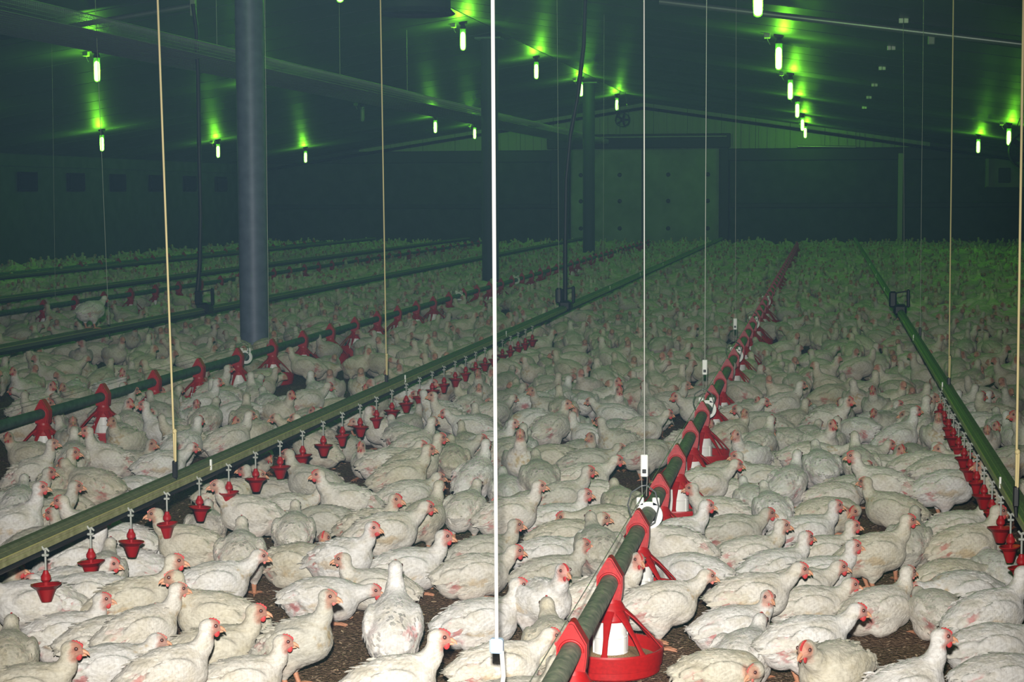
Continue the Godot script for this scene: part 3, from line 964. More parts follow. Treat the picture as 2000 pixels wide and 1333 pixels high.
# ==================================================================== litter
func build_litter():
	var st := begin()
	chamfer_box(st, Vector3(-0.5, 0, -0.5), Vector3(0.5, 1, 0.5), 0.2)
	var chip := st.commit()
	var mm := MultiMesh.new()
	mm.transform_format = MultiMesh.TRANSFORM_3D
	mm.use_colors = true
	mm.mesh = chip
	var n := 16000
	mm.instance_count = n
	for i in n:
		var z := -(4.6 + 9.0 * pow(rng.randf(), 1.6))
		var x := rng.randf_range(0.5 * z - 0.3, -0.14 * z + 0.3)
		var s := rng.randf_range(0.6, 1.5)
		var b := Basis.from_euler(Vector3(rng.randf_range(-0.4, 0.4), rng.randf() * TAU, rng.randf_range(-0.4, 0.4))) * Basis.from_scale(Vector3(0.007 * s * rng.randf_range(0.6, 2.2), 0.0025 * s, 0.004 * s))
		mm.set_instance_transform(i, Transform3D(b, Vector3(x, 0.0005, z)))
		var t := rng.randf()
		mm.set_instance_color(i, Color(0.12, 0.082, 0.055).lerp(Color(0.42, 0.31, 0.19), t * t * t))
	var mi := MultiMeshInstance3D.new()
	mi.name = "wood_shavings"
	mi.multimesh = mm
	mi.material_override = mats.chip
	add_child(mi)
	tag(mi, "brown wood shavings and droppings scattered over the litter floor", "litter", "", "stuff")


# ==================================================================== birds
# A pose: standing or not, body pitch in degrees, head place relative to the body's middle, turn and dip of the face, neck bow.
var POSES := {
	"alert": [true, 14.0, Vector3(0.140, 0.135, 0.0), 0.0, -6.0, 0.030],
	"tall": [true, 24.0, Vector3(0.118, 0.165, 0.0), 0.0, -4.0, 0.025],
	"mid": [true, 8.0, Vector3(0.172, 0.095, 0.0), 0.0, -10.0, 0.020],
	"reach": [true, 4.0, Vector3(0.215, 0.055, 0.0), 0.0, 4.0, 0.0],
	"peck": [true, -6.0, Vector3(0.190, -0.06, 0.01), 0.0, -45.0, 0.02],
	"look_left": [true, 14.0, Vector3(0.130, 0.135, -0.012), -75.0, -6.0, 0.028],
	"look_right": [true, 14.0, Vector3(0.130, 0.135, 0.012), 75.0, -6.0, 0.028],
	"look_back": [true, 12.0, Vector3(0.105, 0.130, 0.02), 150.0, -8.0, 0.03],
	"sit_alert": [false, 8.0, Vector3(0.138, 0.125, 0.0), 0.0, -6.0, 0.032],
	"sit_mid": [false, 5.0, Vector3(0.160, 0.085, 0.0), 0.0, -8.0, 0.024],
	"sit_low": [false, 2.0, Vector3(0.185, 0.035, 0.0), 0.0, -12.0, 0.012],
	"sit_tuck": [false, 2.0, Vector3(0.098, 0.034, 0.088), 150.0, -18.0, 0.02],
	"sit_left": [false, 7.0, Vector3(0.125, 0.115, -0.012), -75.0, -6.0, 0.03],
	"sit_right": [false, 7.0, Vector3(0.125, 0.115, 0.012), 75.0, -6.0, 0.03],
}
const STAND_Y := 0.156
const SIT_Y := 0.088
const CELL := 0.0064
const HEAD := 1.22
var built := {}
var pose_names := []
var birds_of := {}


class Shape:
	var kind := PackedInt32Array()
	var inv: Array[Transform3D] = []
	var rad := PackedVector3Array()
	var a := PackedVector3Array()
	var ab := PackedVector3Array()
	var r0 := PackedFloat32Array()
	var r1 := PackedFloat32Array()
	var k := PackedFloat32Array()
	var cut := -1.0

	func ellipsoid(c: Vector3, r: Vector3, rot: Vector3, blend: float):
		kind.append(0)
		inv.append(Transform3D(Basis.from_euler(rot), c).affine_inverse())
		rad.append(r)
		a.append(c); ab.append(Vector3.ZERO); r0.append(0.0); r1.append(0.0)
		k.append(blend)

	func limb(p: Vector3, q: Vector3, ra: float, rb: float, blend: float):
		kind.append(1)
		inv.append(Transform3D())
		rad.append(Vector3.ONE)
		a.append(p); ab.append(q - p); r0.append(ra); r1.append(rb)
		k.append(blend)

	func at(p: Vector3) -> float:
		var d := 1.0
		for i in kind.size():
			var e: float
			if kind[i] == 0:
				var q := inv[i] * p
				var s := q / rad[i]
				var k0 := s.length()
				var k1 := (s / rad[i]).length()
				e = k0 * (k0 - 1.0) / maxf(k1, 0.0001) if k1 > 0.0001 else -0.02
			else:
				var pa := p - a[i]
				var h := clampf(pa.dot(ab[i]) / ab[i].length_squared(), 0.0, 1.0)
				e = (pa - ab[i] * h).length() - lerpf(r0[i], r1[i], h)
			if i == 0:
				d = e
			else:
				var kk := k[i]
				var hh := clampf(0.5 + 0.5 * (d - e) / kk, 0.0, 1.0)
				d = lerpf(d, e, hh) - kk * hh * (1.0 - hh)
		if cut >= 0.0:
			d = maxf(d, cut - p.y)
		return d


func head_frame(pose: Array) -> Transform3D:
	var cy: float = STAND_Y if pose[0] else SIT_Y
	var c: Vector3 = Vector3(0, cy, 0) + pose[2]
	var yaw := deg_to_rad(-pose[3])
	var b := Basis(Vector3.UP, yaw) * Basis(Vector3(0, 0, 1), deg_to_rad(pose[4]))
	return Transform3D(b.scaled(Vector3.ONE * HEAD), c)


func bird_shape(pose: Array) -> Shape:
	var s := Shape.new()
	var stand: bool = pose[0]
	var cy: float = STAND_Y if stand else SIT_Y
	var c := Vector3(0, cy, 0)
	var t := deg_to_rad(pose[1])
	var tilt := Basis(Vector3(0, 0, 1), t)
	var w := 1.0 if stand else 1.06
	var o := func(v: Vector3) -> Vector3: return c + tilt * v
	s.ellipsoid(c, Vector3(0.116, 0.084, 0.084 * w), Vector3(0, 0, t), 0.03)
	s.ellipsoid(o.call(Vector3(0.068, -0.008, 0)), Vector3(0.062, 0.072, 0.072 * w), Vector3(0, 0, t), 0.03)
	s.ellipsoid(o.call(Vector3(-0.076, 0.006, 0)), Vector3(0.060, 0.062, 0.066 * w), Vector3(0, 0, t), 0.03)
	# tail
	s.ellipsoid(o.call(Vector3(-0.114, 0.012, 0)), Vector3(0.046, 0.032, 0.044), Vector3(0, 0, t - 0.10), 0.03)
	s.ellipsoid(o.call(Vector3(-0.146, 0.016, 0)), Vector3(0.028, 0.015, 0.034), Vector3(0, 0, t - 0.12), 0.02)
	# vent fluff
	s.ellipsoid(o.call(Vector3(-0.094, -0.030, 0)), Vector3(0.044, 0.044, 0.050), Vector3(0, 0, t), 0.03)
	# neck
	var head := head_frame(pose)
	var sh: Vector3 = o.call(Vector3(0.086, 0.020, 0))
	var hc := head * Vector3(-0.006, -0.006, 0)
	var mid := (sh + hc) / 2.0 + Vector3(pose[5], -0.004, 0)
	var p1 := sh.lerp(mid, 0.5).lerp(mid.lerp(hc, 0.5), 0.35)
	var p2 := sh.lerp(mid, 0.5).lerp(mid.lerp(hc, 0.5), 0.68)
	s.limb(sh, p1, 0.040, 0.0305, 0.026)
	s.limb(p1, p2, 0.030, 0.0255, 0.012)
	s.limb(p2, hc, 0.0252, 0.0215, 0.012)
	s.ellipsoid(head.origin, Vector3(0.0265, 0.0205, 0.0188) * HEAD, head.basis.orthonormalized().get_euler(), 0.010)
	s.limb(head * Vector3(0.014, -0.004, 0), head * Vector3(0.026, -0.007, 0), 0.0125 * HEAD, 0.0075 * HEAD, 0.008)
	# wings, folded
	for z in [-1.0, 1.0]:
		s.ellipsoid(o.call(Vector3(0.004, 0.014, z * 0.074 * w)), Vector3(0.080, 0.052, 0.022), Vector3(0, z * 0.08, t - 0.10), 0.007)
		s.ellipsoid(o.call(Vector3(-0.078, 0.016, z * 0.062 * w)), Vector3(0.066, 0.030, 0.016), Vector3(0, z * -0.22, t - 0.02), 0.008)
	# thighs
	for z in [-1.0, 1.0]:
		if stand:
			s.ellipsoid(c + Vector3(-0.022, -0.050, z * 0.050), Vector3(0.052, 0.046, 0.032), Vector3(0, 0, t - 0.5), 0.012)
			s.limb(c + Vector3(-0.010, -0.075, z * 0.050), c + Vector3(-0.020, -0.104, z * 0.050), 0.022, 0.0125, 0.014)
		else:
			s.ellipsoid(c + Vector3(-0.014, -0.046, z * 0.062), Vector3(0.066, 0.036, 0.030), Vector3(0, 0, 0.25), 0.010)
	s.cut = 0.004 if not stand else -1.0
	return s


func make_pose(index: int):
	var key: String = pose_names[index]
	var pose: Array = POSES[key]
	var s := bird_shape(pose)
	var head := head_frame(pose)
	var lo := Vector3(-0.225, 0.0, -0.125)
	var hi := Vector3(0.27, 0.36, 0.125)
	if not pose[0]: hi.y = 0.27
	var B := 4
	var nx := int(ceil((hi.x - lo.x) / CELL / B)) * B + 1
	var ny := int(ceil((hi.y - lo.y) / CELL / B)) * B + 1
	var nz := int(ceil((hi.z - lo.z) / CELL / B)) * B + 1
	lo.y -= CELL * 1.5
	var val := PackedFloat32Array()
	val.resize(nx * ny * nz)
	val.fill(1.0)
	var reach := CELL * B * 0.87 * 2.0 + 0.010
	for bz in range(0, nz, B):
		for by in range(0, ny, B):
			for bx in range(0, nx, B):
				var mid := lo + Vector3(bx + 1.5, by + 1.5, bz + 1.5) * CELL
				var dm := s.at(mid)
				var far := absf(dm) > reach
				for z in range(bz, mini(bz + B, nz)):
					for y in range(by, mini(by + B, ny)):
						var row := (z * ny + y) * nx
						for x in range(bx, mini(bx + B, nx)):
							val[row + x] = dm if far else s.at(lo + Vector3(x, y, z) * CELL)
	# surface nets
	var ids := PackedInt32Array()
	ids.resize(nx * ny * nz)
	ids.fill(-1)
	var verts := PackedVector3Array()
	var grads := PackedVector3Array()
	var sy := nx
	var sz := nx * ny
	var corner := [0, 1, sy, sy + 1, sz, sz + 1, sz + sy, sz + sy + 1]
	var cpos := [Vector3(0, 0, 0), Vector3(1, 0, 0), Vector3(0, 1, 0), Vector3(1, 1, 0), Vector3(0, 0, 1), Vector3(1, 0, 1), Vector3(0, 1, 1), Vector3(1, 1, 1)]
	var edges := [[0, 1], [2, 3], [4, 5], [6, 7], [0, 2], [1, 3], [4, 6], [5, 7], [0, 4], [1, 5], [2, 6], [3, 7]]
	for z in nz - 1:
		for y in ny - 1:
			for x in nx - 1:
				var at := (z * ny + y) * nx + x
				var inside := 0
				if absf(val[at]) > CELL * 7.0: continue
				for c in 8:
					if val[at + corner[c]] < 0.0: inside += 1
				if inside == 0 or inside == 8: continue
				var sum := Vector3.ZERO
				var n := 0
				for e in edges:
					var va: float = val[at + corner[e[0]]]
					var vb: float = val[at + corner[e[1]]]
					if (va < 0.0) != (vb < 0.0):
						sum += (cpos[e[0]] as Vector3).lerp(cpos[e[1]], va / (va - vb))
						n += 1
				ids[at] = verts.size()
				verts.append(lo + (Vector3(x, y, z) + sum / n) * CELL)
				var g := Vector3(val[at + 1] + val[at + 1 + sy] + val[at + 1 + sz] + val[at + 1 + sy + sz] - val[at] - val[at + sy] - val[at + sz] - val[at + sy + sz],
					val[at + sy] + val[at + sy + 1] + val[at + sy + sz] + val[at + sy + sz + 1] - val[at] - val[at + 1] - val[at + sz] - val[at + sz + 1],
					val[at + sz] + val[at + sz + 1] + val[at + sz + sy] + val[at + sz + sy + 1] - val[at] - val[at + 1] - val[at + sy] - val[at + sy + 1])
				grads.append(g.normalized())
	var index_list := PackedInt32Array()
	for z in range(1, nz - 1):
		for y in range(1, ny - 1):
			for x in range(1, nx - 1):
				var at := (z * ny + y) * nx + x
				var v0 := val[at]
				if absf(v0) > CELL * 7.0: continue
				for ax in 3:
					var v1: float = val[at + [1, sy, sz][ax]]
					if (v0 < 0.0) == (v1 < 0.0): continue
					var o1: int = [sy, sz, 1][ax]
					var o2: int = [sz, 1, sy][ax]
					var q := [ids[at], ids[at - o1], ids[at - o1 - o2], ids[at - o2]]
					if q.min() < 0: continue
					if v0 < 0.0: q = [q[0], q[3], q[2], q[1]]
					index_list.append_array(PackedInt32Array([q[0], q[1], q[2], q[0], q[2], q[3]]))
	# ruffled plumage: displacement by noise, calm on the face
	var face := head * Vector3(0.012, -0.002, 0.0)
	for i in verts.size():
		var p := verts[i]
		var calm := smoothstep(0.034, 0.06, p.distance_to(head.origin))
		var a := noise.get_noise_3d(p.x * 16.0 + index * 7.0, p.y * 30.0, p.z * 30.0) * 0.0026
		a += noise.get_noise_3d(p.x * 40.0 + 50.0, p.y * 95.0 + index, p.z * 95.0) * 0.0018
		# shingled edges of the wing feathers
		var wing := smoothstep(0.058, 0.075, absf(p.z)) * smoothstep(0.09, 0.02, absf(p.x + 0.03))
		a += wing * 0.0022 * (fposmod(p.x * 26.0 + p.y * 14.0, 1.0) - 0.5)
		var rear := smoothstep(-0.12, -0.18, p.x)
		a += rear * noise.get_noise_3d(p.x * 20.0, p.y * 60.0, p.z * 170.0) * 0.008
		verts[i] = p + grads[i] * a * calm
		if verts[i].y < 0.003: verts[i].y = 0.003
	# colours, two ways of being dirty
	var tints := []
	for variant in 2:
		var cols := PackedColorArray()
		cols.resize(verts.size())
		for i in verts.size():
			var p := verts[i]
			var n1 := noise.get_noise_3d(p.x * 9.0 + 31.0 * variant + index * 5.0, p.y * 14.0, p.z * 14.0)
			var n2 := noise.get_noise_3d(p.x * 28.0 + 9.0 * variant, p.y * 40.0 + index * 3.0, p.z * 40.0)
			var c := Color(0.85, 0.84, 0.825)
			c = c.lerp(Color(0.70, 0.66, 0.56), clampf(0.22 + 1.1 * n1, 0.0, 0.7))
			c = c.lerp(Color(0.88, 0.87, 0.86), clampf(n2 * 1.2, 0.0, 0.7))
			# bare, reddened skin on the flank behind the wing and under the tail
			var cy: float = STAND_Y if pose[0] else SIT_Y
			var fl := Vector3(-0.088, cy - 0.012, 0.060 * signf(p.z))
			var dd := (p - fl) / Vector3(0.034, 0.045, 0.04)
			var bare := clampf((1.0 - dd.length()) * 1.5 + n2 * 1.9 + 0.05, 0.0, 1.0) * clampf(1.2 - dd.length() * 0.6, 0.0, 1.0)
			if variant == 1 and p.z < 0: bare *= 0.25
			c = c.lerp(Color(0.62, 0.21, 0.21), bare * 0.92)
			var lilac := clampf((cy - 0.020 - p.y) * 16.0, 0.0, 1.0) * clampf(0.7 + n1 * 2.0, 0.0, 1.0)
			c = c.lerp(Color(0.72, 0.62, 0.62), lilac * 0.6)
			# yellow stain on the breast of some
			if variant == 1:
				var yd := ((p - Vector3(0.10, cy + 0.03, 0)) / Vector3(0.05, 0.05, 0.06)).length()
				c = c.lerp(Color(0.52, 0.36, 0.13), clampf((1.0 - yd) * 1.4 + n2 * 1.5 - 0.2, 0.0, 0.7))
			else:
				var wd := ((p - Vector3(-0.01, cy - 0.01, 0.085)) / Vector3(0.06, 0.022, 0.03)).length()
				c = c.lerp(Color(0.62, 0.46, 0.25), clampf((1.0 - wd) + n2, 0.0, 0.6))
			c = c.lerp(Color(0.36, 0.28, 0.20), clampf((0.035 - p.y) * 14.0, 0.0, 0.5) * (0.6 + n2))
			# the face
			var q := head.affine_inverse() * p
			if q.length() < 0.045:
				var f := clampf((q.x + 0.004) * 90.0 + n2 * 0.8, 0.0, 1.0) * smoothstep(0.040, 0.028, q.length())
				c = c.lerp(Color(0.72, 0.34, 0.28) if variant == 0 else Color(0.68, 0.38, 0.30), f * 0.9)
				c = c.lerp(Color(0.40, 0.10, 0.09), smoothstep(0.010, 0.005, Vector2(q.x - 0.012, q.y - 0.004).length()) * 0.45)
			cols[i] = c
		tints.append(cols)
	built[key] = [verts, index_list, tints]


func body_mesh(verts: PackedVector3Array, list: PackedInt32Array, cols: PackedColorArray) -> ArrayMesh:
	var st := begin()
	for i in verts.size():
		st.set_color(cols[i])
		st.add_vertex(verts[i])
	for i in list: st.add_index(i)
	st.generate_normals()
	return st.commit()


func comb_outline(k: float) -> PackedVector2Array:
	return PackedVector2Array([Vector2(0.026, 0.004), Vector2(0.027, 0.012), Vector2(0.0225, 0.012 + 0.004 * k), Vector2(0.0205, 0.0135 + 0.002 * k), Vector2(0.017, 0.016 + 0.004 * k), Vector2(0.014, 0.0168 + 0.002 * k), Vector2(0.010, 0.0185 + 0.004 * k), Vector2(0.007, 0.0195 + 0.0012 * k), Vector2(0.002, 0.0205 + 0.0015 * k), Vector2(-0.002, 0.020), Vector2(-0.006, 0.015), Vector2(0.006, 0.010)])


func beak_into(st: SurfaceTool, xf: Transform3D, col := Color.WHITE):
	var up := []
	for p in [Vector3(0.022, -0.003, 0), Vector3(0.031, -0.004, 0), Vector3(0.039, -0.0075, 0), Vector3(0.0445, -0.0135, 0)]: up.append(xf * p)
	tube(st, up, [0.0085, 0.0068, 0.0045, 0.0010], 8, col)
	var down := []
	for p in [Vector3(0.021, -0.011, 0), Vector3(0.030, -0.0125, 0), Vector3(0.038, -0.0135, 0)]: down.append(xf * p)
	tube(st, down, [0.0068, 0.0050, 0.0012], 8, col)


func leg_into(st: SurfaceTool, z: float, col := Color.WHITE):
	tube(st, [Vector3(-0.020, 0.066, z), Vector3(-0.021, 0.050, z), Vector3(-0.012, 0.024, z), Vector3(-0.006, 0.009, z)], [0.0105, 0.0105, 0.0082, 0.0085], 9, col)
	for a in [-0.55, 0.0, 0.55]:
		var d := Vector3(cos(a), 0, sin(a))
		var b := Vector3(-0.006, 0.008, z)
		tube(st, [b, b + d * 0.020 + Vector3(0, 0.001, 0), b + d * 0.040 + Vector3(0, -0.002, 0), b + d * 0.054 + Vector3(0, -0.0055, 0)], [0.0062, 0.0056, 0.0048, 0.0016], 7, col)
	tube(st, [Vector3(-0.008, 0.009, z), Vector3(-0.024, 0.006, z), Vector3(-0.034, 0.003, z)], [0.005, 0.004, 0.0014], 7, col)


func sit_foot_into(st: SurfaceTool, z: float, col := Color.WHITE):
	tube(st, [Vector3(-0.02, 0.012, z), Vector3(0.03, 0.012, z), Vector3(0.058, 0.009, z)], [0.0095, 0.0085, 0.0075], 8, col)
	for a in [-0.35, 0.0, 0.35]:
		var d := Vector3(cos(a), 0, sin(a))
		var b := Vector3(0.056, 0.009, z)
		tube(st, [b, b + d * 0.022, b + d * 0.046 + Vector3(0, -0.005, 0)], [0.006, 0.005, 0.0016], 7, col)


# one vane: a thin lozenge from base along dir
func vane(st: SurfaceTool, base: Vector3, dir: Vector3, up: Vector3, length: float, width: float, col: Color):
	var d := dir.normalized()
	var side := d.cross(up).normalized()
	var n := side.cross(d).normalized()
	var rings := []
	for e in [[0.0, 0.45, 0.0022], [0.35, 0.95, 0.0020], [0.72, 0.85, 0.0014], [1.0, 0.18, 0.0006]]:
		var c: Vector3 = base + d * length * e[0] - n * length * 0.10 * e[0] * e[0]
		rings.append([c + side * width * 0.5 * e[1], c + n * e[2], c - side * width * 0.5 * e[1], c - n * e[2]])
	st.set_color(col)
	for i in 3:
		for k in 4:
			var k2 := (k + 1) % 4
			quad(st, rings[i][k], rings[i][k2], rings[i + 1][k2], rings[i + 1][k])


# the ragged ends of tail and folded wings
func feathers_into(st: SurfaceTool, pose: Array, which: int, seed_: int):
	var g := RandomNumberGenerator.new()
	g.seed = seed_
	var cy: float = STAND_Y if pose[0] else SIT_Y
	var tilt := Basis(Vector3(0, 0, 1), deg_to_rad(pose[1]))
	var w := 1.0 if pose[0] else 1.06
	var white := Color(0.83, 0.82, 0.79)
	if which == 0:
		for k in 9:
			var a := lerpf(-0.75, 0.75, k / 8.0)
			var b := Vector3(0, cy, 0) + tilt * Vector3(-0.138, 0.014 + 0.008 * cos(a * 2.0), sin(a) * 0.034)
			var d := tilt * Vector3(-cos(a), 0.10 + g.randf_range(-0.30, 0.30), sin(a) * 0.9 + g.randf_range(-0.12, 0.12))
			vane(st, b, d, Vector3.UP, g.randf_range(0.026, 0.050), g.randf_range(0.012, 0.018), white.lerp(Color(0.66, 0.62, 0.52), g.randf() * 0.6))
	else:
		var z := 1.0 if which == 1 else -1.0
		for k in 6:
			var f := k / 5.0
			var b := Vector3(0, cy, 0) + tilt * Vector3(-0.050 - 0.070 * f, 0.030 - 0.034 * f + 0.012 * f * f, z * (0.090 - 0.026 * f) * w)
			var d := tilt * Vector3(-1.0, -0.10 + g.randf_range(-0.12, 0.10), z * g.randf_range(-0.25, 0.02))
			vane(st, b, d, tilt * Vector3(0.0, 0.35, z), g.randf_range(0.036, 0.056), 0.017, white.lerp(Color(0.68, 0.64, 0.55), g.randf() * 0.6))


# loose body feathers, lying back over the plumage
func ruffle_into(st: SurfaceTool, verts: PackedVector3Array, cols: PackedColorArray, pose: Array, n: int, seed_: int):
	var g := RandomNumberGenerator.new()
	g.seed = seed_
	var cy: float = STAND_Y if pose[0] else SIT_Y
	var head := head_frame(pose).origin
	var axis := Vector3(0, cy, 0)
	var made := 0
	for t in n * 6:
		if made >= n: break
		var i := g.randi() % verts.size()
		var p := verts[i]
		if p.distance_to(head) < 0.07 or p.y < cy - 0.05 or p.x > 0.10: continue
		var out := (p - axis - Vector3(clampf(p.x, -0.09, 0.07), 0, 0)).normalized()
		var back := (Vector3(-1, -0.25, 0) + Vector3(g.randf_range(-0.2, 0.2), g.randf_range(-0.4, 0.25), g.randf_range(-0.25, 0.25)))
		back = (back - out * back.dot(out)).normalized()
		var c := cols[i].lerp(Color(0.86, 0.85, 0.83), g.randf_range(0.1, 0.6))
		vane(st, p - out * 0.0015, back + out * g.randf_range(0.05, 0.20), out, g.randf_range(0.016, 0.034), g.randf_range(0.010, 0.018), c)
		made += 1


func build_birds():
	pose_names = POSES.keys()
	var job := WorkerThreadPool.add_group_task(make_pose, pose_names.size())
	WorkerThreadPool.wait_for_group_task_completion(job)
	var protos := {}
	var crowd := {}
	for key in pose_names:
		var pose: Array = POSES[key]
		var xf := head_frame(pose)
		for variant in 2:
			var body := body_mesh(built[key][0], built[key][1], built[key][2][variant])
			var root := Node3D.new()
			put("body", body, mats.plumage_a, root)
			var st := begin()
			for f in 3:
				st = begin()
				feathers_into(st, pose, f, 100 + f + variant * 10 + pose_names.find(key) * 31)
				put("tail" if f == 0 else "wing_tip", st.commit(), mats.plumage_a, root)
			st = begin()
			ruffle_into(st, built[key][0], built[key][2][variant], pose, 110, 900 + variant * 50 + pose_names.find(key))
			put("loose_feathers", st.commit(), mats.plumage_a, root).set_meta("kind", "stuff")
			st = begin()
			extrude(st, comb_outline(1.0 if variant == 0 else 0.45), -0.0022, 0.0022, xf)
			put("comb", st.commit(), mats.comb if variant == 0 else mats.comb_pale, root)
			st = begin()
			beak_into(st, xf)
			put("beak", st.commit(), mats.beak, root)
			for z in [-1.0, 1.0]:
				st = begin()
				ball(st, xf * Vector3(0.0125, 0.0045, z * 0.0158), Vector3(0.0050, 0.0050, 0.0040), Color.WHITE, 12, 8, xf.basis)
				put("eye", st.commit(), mats.eye, root)
				st = begin()
				var wk := 1.0 if variant == 0 else 0.6
				ball(st, xf * Vector3(0.020, -0.0165, z * 0.0065), Vector3(0.0075, 0.0095, 0.0030) * wk, Color.WHITE, 10, 6, xf.basis)
				put("wattle", st.commit(), mats.comb if variant == 0 else mats.comb_pale, root)
				st = begin()
				if pose[0]: leg_into(st, z * 0.050)
				elif variant == 0: sit_foot_into(st, z * 0.060)
				if pose[0] or variant == 0: put("leg" if pose[0] else "foot", st.commit(), mats.leg, root)
			protos[key + str(variant)] = root
			# one joined mesh for the birds far down the house
			st = begin()
			st.append_from(body, 0, Transform3D())
			var parts := begin()
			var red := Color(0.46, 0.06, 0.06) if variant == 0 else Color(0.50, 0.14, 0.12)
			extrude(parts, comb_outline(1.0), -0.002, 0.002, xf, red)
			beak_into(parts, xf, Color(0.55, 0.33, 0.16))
			feathers_into(parts, pose, 0, 100 + variant * 10 + pose_names.find(key) * 31)
			for z in [-1.0, 1.0]:
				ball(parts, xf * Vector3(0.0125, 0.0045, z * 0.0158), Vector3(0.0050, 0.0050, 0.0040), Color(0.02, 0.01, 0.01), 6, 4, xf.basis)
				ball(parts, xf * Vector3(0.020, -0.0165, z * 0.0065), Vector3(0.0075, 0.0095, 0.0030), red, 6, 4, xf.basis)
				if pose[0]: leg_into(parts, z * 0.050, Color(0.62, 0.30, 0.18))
			st.append_from(parts.commit(), 0, Transform3D())
			crowd[key + str(variant)] = st.commit()
	var skins := [mats.plumage_a, mats.plumage_b, mats.plumage_c, mats.plumage_d]
	var placed := []
	var count := 0
	for b in bird_list():
		var o: Node3D = protos[b[3]].duplicate()
		o.name = "chicken" if count == 0 else "chicken_%03d" % count
		add_child(o)
		o.position = Vector3(b[0], b[6] if b.size() > 6 else 0.0, b[1])
		o.rotation.y = deg_to_rad(b[2])
		var h := hash(count * 7919 + 13)
		var s := 0.90 + 0.11 * float(h % 100) / 100.0
		o.scale = Vector3(s, s, s * (0.97 + 0.06 * float((h / 100) % 100) / 100.0))
		for c in o.get_children():
			if (c.name as String).begins_with("body") or (c.name as String).begins_with("tail") or (c.name as String).begins_with("loose") or (c.name as String).begins_with("wing"): (c as MeshInstance3D).material_override = skins[b[4]]
		tag(o, b[5], "chicken", "broiler chickens on the litter")
		placed.append(Vector2(b[0], b[1]))
		count += 1
	# the rest of the flock, to the far wall
	var lists := {}
	for key in crowd: lists[key] = []
	var keys := crowd.keys()
	var weights := []
	for key in keys:
		weights.append({"al": 2.0, "ta": 1.0, "mi": 1.8, "re": 0.5, "pe": 0.5, "lo": 0.8, "si": 1.2}[(key as String).substr(0, 2)])
	var cellsize := 0.25
	var grid := {}
	for p in placed:
		grid[Vector2i((p / cellsize).floor())] = grid.get(Vector2i((p / cellsize).floor()), []) + [p]
	var z := -11.74
	var n := 0
	while z > FAR + 0.3:
		var xl := maxf(WALL_L + 0.2, 0.485 * z - 0.5)
		var xr := minf(WALL_R - 0.2, -0.125 * z + 0.5)
		var x := xl + rng.randf() * 0.2
		while x < xr:
			var p := Vector2(x + rng.randf_range(-0.07, 0.07), z + rng.randf_range(-0.08, 0.08))
			x += 0.262
			if noise.get_noise_2d(p.x * 0.55 + 17.0, p.y * 0.40) > 0.34: continue
			if Vector2(p.x + 5.05, p.y + 15.45).length() < 0.28 or Vector2(p.x + 5.02, p.y + 26.8).length() < 0.28 or Vector2(p.x + 4.98, p.y + 38.0).length() < 0.28: continue
			var in_pan := false
			for L in [-0.655, -4.3, -8.4, -12.6]:
				if absf(p.x - L) < 0.20 and p.y < -4.0:
					var start: float = {-0.655: -4.66, -4.3: -9.35, -8.4: -18.35, -12.6: -28.2}[L]
					var k := roundf((start - p.y) / 0.845)
					if Vector2(p.x - L, p.y - (start - 0.845 * k)).length() < 0.25: in_pan = true
			if in_pan: continue
			var g := Vector2i((p / cellsize).floor())
			var free := true
			for ix in 3:
				for iz in 3:
					for q in grid.get(g + Vector2i(ix - 1, iz - 1), []):
						if (q as Vector2).distance_to(p) < 0.21: free = false
			if not free: continue
			grid[g] = grid.get(g, []) + [p]
			var key: String = keys[rng.rand_weighted(PackedFloat32Array(weights))]
			var s := rng.randf_range(0.90, 1.03)
			var t := rng.randf_range(0.80, 1.0)
			lists[key].append([Transform3D(Basis(Vector3.UP, rng.randf() * TAU) * Basis.from_scale(Vector3(s, s, s)), Vector3(p.x, 0, p.y)), Color(t, t * rng.randf_range(0.95, 1.0), t * rng.randf_range(0.84, 0.96))])
			n += 1
		z -= 0.245
	var flock := thing("chicken_flock")
	tag(flock, "mass of white broiler chickens crowding the floor to the far wall", "chickens", "", "stuff")
	for key in keys:
		if lists[key].is_empty(): continue
		var mm := MultiMesh.new()
		mm.transform_format = MultiMesh.TRANSFORM_3D
		mm.use_colors = true
		mm.mesh = crowd[key]
		mm.instance_count = lists[key].size()
		for i in lists[key].size():
			mm.set_instance_transform(i, lists[key][i][0])
			mm.set_instance_color(i, lists[key][i][1])
		var mi := MultiMeshInstance3D.new()
		mi.name = "birds"
		mi.multimesh = mm
		mi.material_override = mats.plumage_b
		mi.set_meta("kind", "stuff")
		flock.add_child(mi, true)
	for key in protos: protos[key].free()
	print("birds placed singly ", count, ", in the flock ", n)


